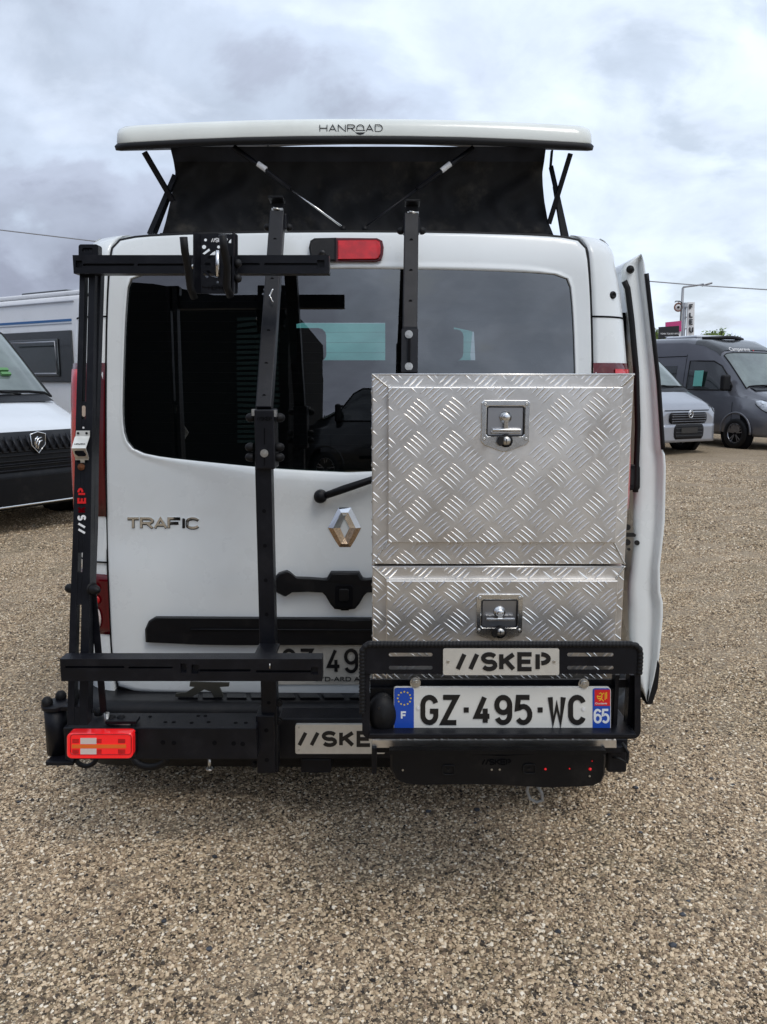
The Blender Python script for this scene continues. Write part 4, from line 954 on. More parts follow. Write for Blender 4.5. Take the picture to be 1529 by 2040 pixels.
for x0, x1 in ((385, 397), (463, 475)):
    m = MB(); a = P(x0, 463, Yk); 
    m.prism([P(x0, 462, Yk - .03), P(x0 + 3, 462, Yk - .03), P(x0 + 3, 583, Yk - .03), P(x0, 583, Yk - .03)], (.012 if x0 < 400 else -.0, .034, 0)); m.build('plate_flange', 'black', bp)
for (x0, y0, x1, y1) in ((363, 472, 385, 596), (441, 468, 457, 593)):
    m = MB(); Y1 = Yk - .12
    m.tube([P(x0 + 3, y0, Y1), P(x0 + 6, y0 + 30, Y1 + .01), P(x0 + 12, (y0 + y1)/2, Y1 + .05), P(x1 - 5, y1 - 22, Yk - .05), P(x1 + 3, y1 - 2, Yk - .03)], .0105, 8, flat=.8)
    m.tube([P(x1 + 3, y1 - 2, Yk - .03), P(x1, y1 - 30, Yk - .02), P(x1 - 1, (y0 + y1)/2 + 10, Yk - .01), P(x1 + 2, (y0 + y1)/2 - 20, Yk - .005)], .0055, 8); m.build('support_arm', 'rubber', rack)
m = MB(); m.tube([P(434, 499, Yk - .02), P(434, 551, Yk - .02)], .0062, 12); m.build('chrome_pin', 'steel', rack)
for x, y in ((472, 525), (472, 555), (391, 532), (390, 562)):
    m = MB(); knob(m, P(x, y, Yk - .01), (1 if x > 400 else -.5, -.8, 0), .0115 if x > 400 else .008, .016); m.build('bolt_cap', 'rubber' if x > 400 else 'bolt', rack)

# towbar beam between the two carriers, with the engraved plate
tow = thing('towbar_beam', (P(660, 1480, 2.42).x, 2.42, 0), 'black towbar beam low behind the van bumper carrying a white metal plate', 'towbar')
m = MB(); bxp(m, 556, 1245, 1432, 1512, 2.41, 2.50); tb = m.build('cross_beam', 'black', tow, bevel=.004)
m = MB(); bxp(m, 600, 660, 1512, 1540, 2.46, 2.7); m.build('receiver', 'black', tow, bevel=.004)
m = MB(); relief(m, rrect(589, 1443, 768, 1501, 4), flat(2.40), .003, 0, depth=.01); pl = m.build('maker_plate', 'steel_dull', tow)
m = MB(); text(m, '//SKEp', 593, 776, 1456, 1488, flat(2.397), 7.4, .0012, gap=.5); m.build('plate_lettering', 'ink', pl)
dots('rivet', [(596, 1449), (596, 1494)], 2.397, .003, 'bolt', pl, .002)

# ============================================================ RIGHT: CARRIER WITH THE TWO CHESTS
YF = 1.95
bx0 = (P(742, 745, YF).x + P(742, 1280, YF).x)/2; bx1 = (P(1262, 745, YF).x + P(1240, 1280, YF).x)/2
def zf(py, Y=YF): return P(1000, py, Y).z
def treads(mb, x0, x1, z0, z1, Y, ph=(0, 0), ang=.03, avoid=None, nrm=-1, only=None):
    a, b = .0855, .079; jr = random.Random(5)
    def add_bar(cx, cz, th):
        L = .0250; ct, st = math.cos(th), math.sin(th); pts = []
        # clip to the sheet
        t0, t1 = -L, L
        for lo, hi, c, d in ((x0, x1, cx, ct), (z0, z1, cz, st)):
            if abs(d) < 1e-6: continue
            u, v = (lo - c)/d, (hi - c)/d
            if u > v: u, v = v, u
            t0 = max(t0, u); t1 = min(t1, v)
        if t1 - t0 < .008: return
        def w(t): return .0033*max(0, 1 - (t/L)**2)**.7
        if avoid:
            mx, mz = cx + ct*(t0 + t1)/2, cz + st*(t0 + t1)/2
            for (ax0, ax1, az0, az1) in avoid:
                if ax0 < mx < ax1 and az0 < mz < az1: return
        n = 4; vv = []; ff = []
        for i in range(n + 1):
            t = lerp(t0, t1, i/n); ww = max(w(t), .0001); h = .0011*min(1, ww/.0022)
            x, z = cx + ct*t, cz + st*t
            vv += [(x - st*ww, Y + .0004, z + ct*ww), (x, Y - h, z), (x + st*ww, Y + .0004, z - ct*ww)]
        for i in range(n):
            k = i*3; ff += [(k, k + 1, k + 4, k + 3), (k + 1, k + 2, k + 5, k + 4)]
        mb.add(vv, ff, False)
    W, H = x1 - x0, z1 - z0
    for i in range(-1, int(W/a) + 3):
        for j in range(-1, int(H/b) + 3):
            for kind in (0, 1):
                cx0 = (i + .5*kind)*a + ph[0] - .02; cz0 = (j + .5*kind)*b + ph[1] - .02
                cx0 += jr.uniform(-.0015, .0015); cz0 += jr.uniform(-.0015, .0015); cx = x0 + cx0*math.cos(ang) - cz0*math.sin(ang); cz = z0 + cx0*math.sin(ang) + cz0*math.cos(ang)
                th = (R(42) if kind else R(-42)) + ang + jr.uniform(-.03, .03); nx, nz = -math.sin(th), math.cos(th)
                for k in range(-2, 3):
                    sh = (.0035 if kind else -.0035)*k*0
                    add_bar(cx + nx*k*.0116 + math.cos(th)*sh, cz + nz*k*.0116 + math.sin(th)*sh, th)
def chest(name, py0, py1, lid, label, ph, latch_c, latch_s):
    zt_, zb_ = zf(py0), zf(py1)
    root = thing(name, ((bx0 + bx1)/2, YF + .2, zb_), label, 'tool chest')
    m = MB(); m.box(bx0, bx1, YF, YF + .42, zb_ + .001, zt_ - .001); body = m.build('chest_body', 'alu', root, bevel=.003)
    # lid, standing proud of the front
    lx0, lx1, lz0, lz1 = lid; YL = YF - .020
    m = MB(); m.box(lx0, lx1, YL, YF - .0005, lz0, lz1); ld = m.build('lid', 'alu', root, bevel=.0022)
    t = MB(); sc, cz = latch_s, latch_c
    lr = (latch_c[0] - .062, latch_c[0] + .062, latch_c[1] - .068, latch_c[1] + .062)
    treads(t, lx0 + .002, lx1 - .002, lz0 + .002, lz1 - .002, YL, ph, avoid=[lr]); tp = t.build('tread_pattern', 'alu_bar', ld, fix=False); tag(tp, kind='stuff')
    t = MB(); treads(t, bx0 + .002, bx1 - .002, zb_ + .003, zt_ - .003, YF, ph, avoid=[(lx0 - .001, lx1 + .001, lz0 - .001, lz1 + .001)]); tp = t.build('tread_pattern', 'alu_bar', body, fix=False); tag(tp, kind='stuff')
    for sx, X in ((-1, bx0), (1, bx1)):      # the same sheet on both flanks
        t = MB(); treads(t, YF + .012, YF + .41, zb_ + .003, zt_ - .003, 0, ph)
        t.v = [(X + sx*(-v[1]), v[0], v[2]) for v in t.v]
        tp = t.build('tread_pattern', 'alu_bar', body, fix=False); tag(tp, kind='stuff')
    # mitred welds from the corners, and the folded outer edge
    for (a, b) in (((bx0, zt_), (lx0, lz1)), ((bx1, zt_), (lx1, lz1)), ((bx0, zb_), (lx0, lz0)), ((bx1, zb_), (lx1, lz0))):
        if abs(a[1] - b[1]) < .012: continue
        q = MB(); n = 16
        q.tube([(lerp(a[0], b[0], i/n), YF - .001, lerp(a[1], b[1], i/n)) for i in range(n + 1)], lambda i: .0021 + .0007*(i % 2), 6); q.build('weld', 'weld', body)
    q = MB(); q.tube([(bx0, YF, zt_ - .001), (bx1, YF, zt_ - .001)], .0022, 8); q.build('edge_fold', 'alu_bar', body)
    for s in range(int((zt_ - zb_)/.045)):
        q = MB(); q.lathe((bx0, YF + .03, zb_ + .02 + .045*s), (-1, 0, 0), [(0, .005), (.002, .004), (.003, 0)], 8); q.build('rivet', 'bolt', body)
    latch(root, latch_c[0], latch_c[1], YL, latch_s)
    return root
def latch(root, cx, cz, Y, fold):
    h = .001
    def pt(u, v, y): return Vector((cx + u, y, cz + v))
    out = [(-.058, .052), (-.052, .058), (.052, .058), (.058, .052), (.058, -.040), (.050, -.049), (.008, -.064), (-.008, -.064), (-.050, -.049), (-.058, -.040)]
    inn = [(-.044, .040), (-.040, .043), (.040, .043), (.044, .040), (.044, -.022), (.040, -.027), (.006, -.027), (-.006, -.027), (-.040, -.027), (-.044, -.022)]
    def sc(p, k): return [(a*k, b*k) for a, b in p]
    m = MB(); m.grid([[pt(a, b, Y) for a, b in out], [pt(a, b, Y - .003) for a, b in out], [pt(a, b, Y - .005) for a, b in sc(out, .975)], [pt(a, b, Y - .005) for a, b in sc(inn, 1.07)], [pt(a, b, Y - .0035) for a, b in inn], [pt(a, b, Y - .0005) for a, b in sc(inn, .985)]], closed=True, smooth=False)
    pl = m.build('latch_plate', 'steel', root)
    m = MB(); m.add([pt(a, b, Y - .0006) for a, b in sc(inn, .99)], [tuple(range(10))]); m.build('latch_pan', mat('latch_pan', (.42, .42, .43), .35, 1) if 'latch_pan' not in bpy.data.materials else bpy.data.materials['latch_pan'], pl)
    m = MB(); m.tube([pt(a, b, Y - .003) for a, b in inn], .0022, 8, closed=True); m.build('pan_rim', 'ink', pl)
    for a, b in ((-.049, .049), (.049, .049), (-.050, -.034), (.050, -.034)):
        m = MB(); m.lathe(pt(a, b, Y - .005), (0, -1, 0), [(0, .0042), (.0015, .0038), (.002, .002), (.0015, .0012), (.0012, 0)], 12); m.build('rivet', 'bolt', pl)
    m = MB()
    zc = .018 if fold else .012
    m.lathe(pt(0, zc, Y - .001), (0, -1, 0), [(0, .015), (.003, .0145), (.004, .011), (.012, .010), (.014, .007), (.014, 0)], 20); th = m.build('handle_boss', 'steel', root)
    m = MB()
    if fold: m.bar(pt(0, zc, Y - .013), pt(0, -.012, Y - .012), .010, .004); m.tube([pt(-.032, -.012, Y - .012), pt(.036, -.012, Y - .012)], .0036, 10); m.bar(pt(-.034, -.018, Y - .004), pt(.036, -.018, Y - .004), .006, .007, side=(0, 0, 1))
    else: m.bar(pt(0, zc, Y - .012), pt(0, -.003, Y - .014), .012, .006); m.bar(pt(-.034, -.002, Y - .016), pt(.036, -.002, Y - .016), .005, .010, side=(0, 0, 1))
    m.build('folding_handle', 'steel', root, bevel=.001)
    q = MB(); q.lathe(pt(.002, -.038, Y - .005), (0, -1, 0), [(0, .016), (.006, .0155), (.0065, .011)], 20); lk = q.build('lock_ring', 'rubber', root)
    q = MB(); q.lathe(pt(.002, -.038, Y - .010), (0, -1, 0), [(0, .0108), (.003, .010), (.003, 0)], 18); q.build('lock_barrel', 'bolt', lk)
    q = MB(); q.box(cx + .0015, cx + .003, Y - .0142, Y - .013, cz - .044, cz - .032); q.build('key_slot', 'ink', lk)
    q = MB(); q.prism([pt(-.004, -.026, Y - .016), pt(-.016, -.025, Y - .020), pt(-.021, -.043, Y - .020), pt(-.014, -.050, Y - .018), pt(-.007, -.048, Y - .016)], (0, .005, 0)); q.build('weather_cap', 'ink', lk, bevel=.0015)
def xl(px, py, Y=YF - .020): return P(px, py, Y).x
z_split = 1126
lid1 = (xl(773, 900), xl(1236, 900), zf(1082, YF - .020), zf(771, YF - .020))
lid2 = (xl(770, 1200), xl(1230, 1200), zf(1440, YF - .020), zf(1157, YF - .020))
c1 = P(1007, 846, YF - .020); c2 = P(995, 1228, YF - .020)
chest('aluminium_chest', 745, 1125, lid1, 'larger aluminium tread-plate chest, upper of the two stacked on the right of the van', (.01, .02), (c1.x, c1.z), True)
chest('aluminium_chest', 1128, 1489, lid2, 'lower aluminium tread-plate chest with its bottom half behind the framed number plate', (.03, .045), (c2.x, c2.z), False)

car = thing('chest_carrier', (P(1000, 1400, 1.85).x, 1.9, 0), 'black framed carrier holding the number plate in front of the lower aluminium chest', 'carrier')
YC = 1.80
m = MB(); relief(m, rrect(724, 1284, 1275, 1342, 14), flat(YC), .002, 0, depth=.006); tp = m.build('top_panel', 'black', car)
q = MB()
for x0, x1 in ((775, 862), (1130, 1222)):
    for y0, y1 in ((1300, 1307), (1326, 1333)): hole(q, slot(x0, x1, y0, y1), YC)
cut(tp, q)
m = MB(); relief(m, rrect(722, 1286, 1277, 1472, 16), flat(YC + .004), .0, 0, depth=.035); fr = m.build('frame', 'black', car)
q = MB(); hole(q, rrect(737, 1343, 1266, 1462, 6), YC, .1, .2); hole(q, rrect(770, 1295, 1226, 1338, 6), YC, .1, .2); cut(fr, q)
m = MB(); bxp(m, 738, 1228, 1372, 1460, 1.845, 1.856); bkp = m.build('plate_backing', 'blackmatt', car)
m = MB(); bxp(m, 738, 1268, 1354, 1370, 1.86, 1.868); o = m.build('cross_strap', 'black', car)
m = MB(); bxp(m, 1224, 1232, 1345, 1462, 1.84, 1.87); m.build('side_rib', 'black', car); m = MB(); bxp(m, 1252, 1268, 1345, 1462, 1.84, 1.87); m.build('side_rib', 'black', car)
m = MB(); bxp(m, 736, 1268, 1462, 1470, 1.79, 1.90); m.build('lower_rail', 'black', car, bevel=.002)
# ribbed rubber edging
path = [(722, 1420), (722, 1300)] + [(739 + 17*math.cos(R(a)), 1301 + 17*math.sin(R(a))) for a in range(190, 271, 16)] + [(745, 1284), (1255, 1284)] + [(1259 + 17*math.cos(R(a)), 1301 + 17*math.sin(R(a))) for a in range(-90, 1, 18)] + [(1276, 1310), (1274, 1345)]
dense = []
for a, b in zip(path, path[1:]):
    n = max(1, int(math.hypot(b[0] - a[0], b[1] - a[1])/1.8))
    for i in range(n): dense.append((lerp(a[0], b[0], i/n), lerp(a[1], b[1], i/n)))
m = MB(); m.tube([P(x, y, YC - .001) for x, y in dense], lambda i: .0072 + .0009*math.cos(i*1.57), 8); m.build('rubber_edging', 'rubber', car)
m = MB(); relief(m, rrect(883, 1291, 1114, 1344, 4), flat(YC - .003), .003); mp_ = m.build('maker_plate', 'steel_dull', car)
m = MB(); text(m, '//SKEp', 908, 1100, 1299, 1337, flat(YC - .006), 8.6, .0014, gap=.5); m.build('plate_lettering', 'ink', mp_)
dots('rivet', [(893, 1318), (1104, 1318)], YC - .006, .0036, 'bolt', mp_, .002)
for x, y in ((828, 1360), (1163, 1362)):
    m = MB(); hexbolt(m, P(x, y, 1.83), (0, -1, 0), .0095, .008); m.build('plate_bolt', 'bolt', car)
# the number plate
YP = 1.826
m = MB(); relief(m, rrect(785, 1370, 1217, 1456, 5), flat(YP), .002, .0006, depth=.010); np_ = m.build('number_plate', 'plate', car)
m = MB(); relief(m, rrect(786, 1370, 825, 1456, 5), flat(YP - .002), .0008); m.build('blue_band', 'blue', np_)
m = MB(); relief(m, rrect(1181, 1371, 1216, 1456, 5), flat(YP - .002), .0008); m.build('blue_band', 'blue', np_)
m = MB()
for k in range(12):
    a = 2*math.pi*k/12; cx, cy = 806 + 13*math.cos(a), 1391 + 13*math.sin(a)
    st = [(cx + (2.3 if i % 2 == 0 else 1)*math.sin(i*math.pi/5), cy - (2.3 if i % 2 == 0 else 1)*math.cos(i*math.pi/5)) for i in range(10)]
    relief(m, st, flat(YP - .0026), .0006)
m.build('star_ring', 'yellow', np_)
m = MB(); text(m, 'F', 799, 811, 1417, 1433, flat(YP - .0028), 3.4, .0006); text(m, '65', 1183, 1215, 1412, 1441, flat(YP - .0028), 4.4, .0006, gap=.3); m.build('band_lettering', 'ptext', np_)
m = MB(); relief(m, [(1185, 1374), (1216, 1374), (1216, 1406), (1185, 1406)], flat(YP - .0028), .0006); rg_ = m.build('region_badge', 'occ', np_)
m = MB()
for pts in ([(1190, 1386), (1195, 1388), (1199, 1386), (1203, 1380)], [(1197, 1379), (1200, 1385), (1199, 1392), (1203, 1397)], [(1190, 1386), (1192, 1392), (1198, 1391)], [(1206, 1380), (1206, 1394)], [(1209, 1379), (1209, 1392)], [(1194, 1382), (1198, 1380)], [(1194, 1396), (1198, 1393)]):
    ribbon(m, pts, 1.3, lambda a, b, h: P(a, b, YP - .0034) + Vector((0, -h, 0)), 0, .0004)
m.build('region_cross', 'yellow', np_)
f = font('Occitanie', P(1186, 1403, YP - .0038), .0068, 'ptext', np_, sx=1.1, ext=.0002); f.name = 'region_name'
m = MB(); text(m, 'GZ-495-WC', 838, 1168, 1384, 1444, flat(YP - .002), 9.8, .0018, gap=.56, narrow={'-': .42}); m.build('characters', 'ink', np_)
dots('plate_rivet', [(834, 1410), (1163, 1412)], YP - .002, .0042, 'printwhite', np_, .0025)
# plate lamp dome
m = MB(); c = P(760, 1418, 1.845)
m.lathe((c.x + .004, 1.845, c.z), (0, -1, 0), [(0, .036), (.012, .036), (.024, .031), (.034, .020), (.038, .0)], 24)
for i, v in enumerate(m.v): m.v[i] = (v[0], v[1], c.z + (v[2] - c.z)*1.42)
pl_ = m.build('plate_lamp', 'rubber', car)
m = MB(); m.cyl(P(756, 1410, 1.812), (0, -1, 0), .004, .003, 10); m.build('lamp_screw', 'ink', pl_)
# under-frame, light bar
m = MB(); bxp(m, 741, 751, 1490, 1542, 1.93, 2.0); bxp(m, 1200, 1206, 1490, 1540, 1.93, 2.0); m.build('under_frame', 'black', car, bevel=.002)
m = MB(); bxp(m, 744, 1250, 1488, 1500, 1.96, 2.3); m.build('chest_floor', 'black', car, bevel=.002)
m = MB(); relief(m, [(742, 1474), (1228, 1474), (1228, 1489), (742, 1489)], flat(1.944), .002, 0, depth=.003); m.build('chest_bottom_strip', 'alu', car)
m = MB(); bxp(m, 1212, 1251, 1470, 1540, 1.98, 2.06); m.build('corner_post', 'black', car, bevel=.006)
m = MB(); m.tube([P(1240, 1480, 1.96), P(1252, 1500, 1.95), P(1250, 1520, 1.95), P(1236, 1512, 1.95), P(1220, 1508, 1.96)], .004, 8); m.build('cable', 'rubber', car)
Lb = [(778, 1498)] + [(x, 1497) for x in range(800, 1190, 40)] + [(1204, 1497), (1206, 1505), (1204, 1540), (1198, 1554), (1184, 1561)] + [(x, 1562 - 3*math.sin((x - 800)/380*math.pi*2)) for x in range(1160, 820, -40)] + [(805, 1557), (788, 1549), (778, 1530)]
m = MB(); relief(m, Lb, flat(1.89), .012, .006, depth=.03); lb = m.build('light_board', 'blackmatt', car)
m = MB(); relief(m, [(776, 1493), (1206, 1493), (1206, 1501), (776, 1501)], flat(1.875), .006, depth=.016); m.build('board_lip', 'blackmatt', lb)
m = MB(); text(m, '//SKEp', 960, 1020, 1512, 1524, flat(1.877), 2.4, .001, gap=.25); m.build('board_lettering', 'deep', lb)
for cx, cy in ((894, 1534), (1055, 1532)):
    m = MB(); m.tube([P(x, y, 1.876) for x, y in rrect(cx - 12, cy - 9, cx + 12, cy + 9, 5, 3)], .0018, 6, closed=True); m.cyl(P(cx, cy, 1.878), (0, -1, 0), .004, .003, 10); m.build('lamp_socket', 'rubber', lb)
for cx, cy, r in ((1087, 1532, .0030), (1135, 1531, .0018), (1176, 1532, .0038), (1180, 1516, .0014)):
    m = MB(); m.lathe(P(cx, cy, 1.877), (0, -1, 0), [(0, r), (.002, r*.9), (.003, 0)], 12); m.build('red_diode', 'redglow', lb)
dots('screw', [(803, 1534), (980, 1533), (996, 1533), (1175, 1546)], 1.877, .0025, 'bolt', lb, .0012)
m = MB(); m.tube([P(1056, 1555, 2.0), P(1050, 1575, 2.0), P(1056, 1592, 2.0), P(1070, 1598, 2.0), P(1081, 1594, 2.0), P(1080, 1580, 2.0), P(1068, 1562, 2.0)], .0042, 8); m.build('cable_loop', mat('grey_cord', (.30, .30, .29), .7), car)
# right mast above the chest
m = MB(); T0, T1 = P(820, 432, 2.68), P(817, 660, 2.50); T2 = P(816, 1000, 2.42)
m.bar(T1, T0, .045, .045, side=(1, 0, 0)); m.bar(T2, T1 + (T1 - T0).normalized()*-.01, .047, .047, side=(1, 0, 0)); rm = m.build('mast', 'black', car, bevel=.003)
for py in (483, 544, 604):
    t = (py - 432)/(660 - 432); c = T0.lerp(T1, t); q = MB(); q.cyl(c + Vector((0, -.0235, 0)), (0, -1, 0), .0056, .002, 14); q.build('mast_hole', 'deep', rm)
m = MB(); m.bar(P(816, 742, 2.435), P(817, 656, 2.468), .050, .006, side=(1, 0, 0)); ap = m.build('adjuster_plate', 'black', car, bevel=.001)
for py in (666, 730):
    Yq = lerp(2.46, 2.432, (py - 656)/86); m = MB(); hexbolt(m, P(815, py, Yq), (0, -1, 0), .0088, .007); m.build('adjuster_bolt', 'bolt', ap)
m = MB(); m.bar(P(815.5, 722, 2.430), P(816, 674, 2.448), .007, .004, side=(1, 0, 0)); m.build('adjuster_slot', 'deep', ap)
top_hook(car, 820, 401, 433, 2.68, 822)
# ============================================================ PARKED VANS AROUND
M['vanwhite'] = mat('van_white', (.66, .69, .72), .25, coat=.6, var=.02, vscale=3)
M['vansilver'] = mat('van_silver', (.33, .345, .38), .3, .35, coat=.7, var=.03, vscale=3)
M['vangrey'] = mat('van_grey', (.115, .118, .135), .3, .2, coat=.8, var=.04, vscale=3)
M['vandark'] = mat('van_dark', (.012, .013, .015), .3, coat=.7)
M['motorhome'] = mat('motorhome_white', (.82, .825, .84), .35, coat=.3, var=.02, vscale=2, dirt=((.4, .38, .35), .15, 3))
M['vglass'] = mat('van_window_glass', (.018, .022, .022), .04, spec=.9, coat=.5)
M['vscreen'] = mat('van_windscreen_glass', (.12, .15, .14), .05, spec=.9, coat=.6, var=.35, vscale=1.6)
M['tyre'] = mat('tyre', (.012, .012, .013), .8, spec=.2, bump=.3, bscale=80)
M['alloy'] = mat('alloy_rim', (.35, .35, .37), .3, .9)
M['head'] = mat('headlight_glass', (.55, .58, .62), .08, .3, coat=1, var=.35, vscale=22)
M['bluestripe'] = mat('blue_stripe', (.03, .13, .32), .35)
M['paper_green'] = mat('green_leaflet', (.18, .55, .47), .5)
# half body outline along the vehicle: distance from the nose, top height, low half width, top half width
ST = [(0.00, .86, .70, .52), (.05, .95, .80, .62), (.16, 1.04, .90, .70), (.40, 1.15, .97, .76), (.70, 1.26, 1.0, .80), (.86, 1.33, 1.01, .82),
      (1.05, 1.52, 1.02, .80), (1.45, 1.92, 1.02, .77), (1.72, 2.16, 1.02, .76), (1.86, 2.26, 1.02, .77), (2.25, 2.42, 1.02, .80), (2.8, 2.50, 1.02, .82), (4.2, 2.53, 1.02, .83), (5.9, 2.53, 1.02, .83), (5.98, 2.48, 1.0, .80)]
def van_sec(y, T, Wl, Wt, roof):
    if T > 1.33: T = 1.33 + (T - 1.33)*roof
    zm = min(1.12, T - .12); out = [(0, .28), (Wl*.93, .28), (Wl, .36), (Wl*1.0, .62), (Wl*.995, zm)]
    for k in (.25, .5, .75): out.append((lerp(Wl*.995, Wt + .05, k**1.1), lerp(zm, T - .14*min(1, (T - .8)*2), k)))
    zt = T - .14*min(1, (T - .8)*2)
    out += [(Wt + .05, zt), (Wt + .02, lerp(zt, T, .55)), (Wt - .06, lerp(zt, T, .86)), (Wt*.7, T - .004), (Wt*.35, T), (0, T)]
    return out
def station(y):
    for a, b in zip(ST, ST[1:]):
        if y <= b[0]: t = (y - a[0])/(b[0] - a[0]); return tuple(lerp(p, q, t) for p, q in zip(a, b))
    return ST[-1]
def make_van(name, label, loc, psi, paint, group=None, roof=1.0, lower=None, style='panel', opts=()):
    root = thing(name, loc, label, 'van', group, world=False, rz=psi)
    rows = [[Vector((x, st[0], z)) for x, z in van_sec(*st, roof)] for st in ST]
    for side in (1,):
        m = MB(); full = []
        for r in rows: full.append([Vector((-p.x, p.y, p.z)) for p in reversed(r)] + [p.copy() for p in r[1:]])
        m.grid(full); n = len(full[0]); m.f.append(tuple(range(n))); m.sm.append(False); k = len(m.v) - n; m.f.append(tuple(reversed(range(k, k + n)))); m.sm.append(False)
        body = m.build('body', paint, root)
    def skin(side, y, t, off=.006):     # point on the flank: y along, t = height
        s = van_sec(*station(y), roof)[2:10]
        for (x0, z0), (x1, z1) in zip(s, s[1:]):
            if z0 <= t <= z1: x = lerp(x0, x1, (t - z0)/(z1 - z0)); break
        else: x = s[-1][0]
        return Vector((side*(x + off), y, t))
    # windscreen
    ys = [.90, 1.1, 1.3, 1.5, 1.66]; g = []
    for i, y in enumerate(ys):
        s = van_sec(*station(y), roof); r = []
        pts = [s[9], s[10], s[11], s[12]]
        half = [Vector((p[0], y - .012, p[1] + .014)) for p in pts]
        g.append([Vector((-p.x, p.y, p.z)) for p in half] + [Vector((0, y - .015, s[13][1] + .016))] + [p for p in reversed(half)])
    m = MB(); m.grid(g); ws = m.build('windscreen', 'vscreen', root)
    m = MB(); m.tube(g[0] + [r[-1] for r in g[1:]] + list(reversed(g[-1]))[1:] + [r[0] for r in reversed(g[1:-1])], .014, 6, closed=True); m.build('screen_frame', 'rubber', ws)
    for sx in (-.1, .45):
        a = Vector((sx, .86, 1.35)); b = Vector((sx - .52, .90, 1.38)); m = MB(); m.tube([a, lerp(a, b, .5) + Vector((0, -.005, .025)), b], .011, 6); m.build('wiper', 'rubber', ws)
    m = MB(); m.grid([[Vector((u*.74, .80 - .12*(1 - abs(u)**2)*0, 1.305 + dz)) + Vector((0, dy, 0)) for u in (-1, -.6, 0, .6, 1)] for dy, dz in ((-.10, -.03), (.0, .015), (.07, .045))]); m.build('scuttle', 'blackmatt', root)
    # bonnet shut line, grille, lower bumper, headlights, badge
    def nose(x, z, off=.01):     # point on the nose at half width x, height z
        lo = 0.0
        for a, b in zip(ST[:6], ST[1:6]):
            pass
        best = 0; 
        for i in range(60):
            y = i*.008; s = van_sec(*station(y), roof); wmax = interp(z, [(p[1], p[0]) for p in s[2:10]]) if z < s[9][1] else s[9][0]
            if s[-1][1] >= z and wmax >= abs(x): best = y; break
        else: best = .45
        return Vector((x, best - off, z))
    def nose_panel(nm, x0, x1, z0, z1, mm, off=.014, n=16, parent=root, inset=0):
        q = MB(); rw = []
        for j in range(7):
            z = lerp(z0, z1, j/6); k = 1 - inset*(abs(j/6 - .5)*2)**4
            rw.append([nose(lerp(x0, x1, i/n)*k, z, off) for i in range(n + 1)])
        back = [[p + Vector((0, off + .03, 0)) for p in rw[0]]] + rw + [[p + Vector((0, off + .03, 0)) for p in rw[-1]]]
        for r in back: r.insert(0, r[0] + Vector((0, off + .02, 0))); r.append(r[-1] + Vector((0, off + .02, 0)))
        q.grid(back); return q.build(nm, mm, parent)
    lw = lower or 'blackmatt'
    nose_panel('bumper', -.72, .72, .27, .62, lw, .05)
    gr = nose_panel('grille', -.50, .50, .64, .86, 'blackmatt', .03, inset=.1)
    for z in (.68, .73, .78, .82):
        q = MB(); q.tube([nose(x/10*.46, z, .045) for x in range(-10, 11)], .008, 6); q.build('grille_bar', 'rubber' if paint != 'vansilver' else 'vangrey', gr)
    if paint == 'vanwhite':
        nose_panel('bumper_panel', -.74, .74, .42, 1.0, 'blackmatt', .035); q = MB(); q.tube([nose(x/10*.72, .30, .062) for x in range(-10, 11)], .010, 6); q.build('silver_lip', 'steel', root)
        for k in range(-8, 9):
            q = MB(); x = k*.075; q.tube([nose(x, .96, .05), nose(x, .89, .055), nose(x + .01, .82, .05)], .012, 6); q.build('grille_tooth', 'black', gr)
        for z in (.70, .64, .58, .52):
            q = MB(); q.tube([nose(x/10*.5, z, .042) for x in range(-10, 11)], .009, 6); q.build('grille_bar', 'black', gr)
        q = MB(); q.tube([nose(x/10*.72, .44, .042) for x in range(-10, 11)], .007, 6); q.build('bumper_crease', 'vangrey', root)
    if paint == 'vansilver':
        nose_panel('lower_grille', -.40, .40, .33, .62, 'rubber', .062, inset=.12)
        for z in (.40, .47, .54): q = MB(); q.tube([nose(x/10*.36, z, .068) for x in range(-10, 11)], .006, 6); q.build('grille_bar', 'vandark', gr)
        q = MB(); q.tube([nose(x/10*.6, .90, .012) for x in range(-10, 11)], .008, 6); q.build('bonnet_gap', 'deep', root)
        q = MB(); q.box(-.22, .22, -.075, -.068, .45, .56); q.build('plate_holder', 'vandark', root)
    for sx in (-1, 1):
        q = MB(); rw = []
        for i in range(9):
            a = i/8; y = lerp(.07, .46, a); zc_ = lerp(.83, 1.03, a); hh = .085*math.sin(math.pi*(.18 + .66*a))
            rw.append([skin(sx, y, zc_ + hh*k, .012) for k in (-1, -.5, 0, .5, 1)])
        q.grid(rw); hl = q.build('headlight', 'head', root)
        q = MB(); q.tube([r[0] for r in rw] + [r[-1] for r in reversed(rw)], .01, 6, closed=True); q.build('headlight_rim', 'rubber', hl)
    # badge
    c = nose(0, .895 if paint == 'vanwhite' else .83, .085); q = MB()
    if paint == 'vanwhite':
        sh = [(a*1.3, b*1.1) for a, b in [(-.06, .075), (0, .095), (.065, .075), (.06, -.02), (0, -.095), (-.055, -.02)]]
        q.prism([c + Vector((a, 0, b)) for a, b in sh], (0, .02, 0)); bd = q.build('shield_badge', 'ink', root)
        q = MB(); q.tube([c + Vector((a, -.002, b)) for a, b in sh], .006, 6, closed=True); q.build('badge_rim', 'chrome', bd)
        q = MB()
        for pts in ([(-.03, -.05), (-.02, .0), (.0, .035), (.035, .05)], [(-.01, -.06), (.0, -.02), (.015, .01), (.042, .02)], [(-.038, -.02), (-.03, .03), (-.005, .06)]): q.tube([c + Vector((a, -.006, b)) for a, b in pts], .009, 6)
        q.build('badge_mane', 'chrome', bd)
    else:
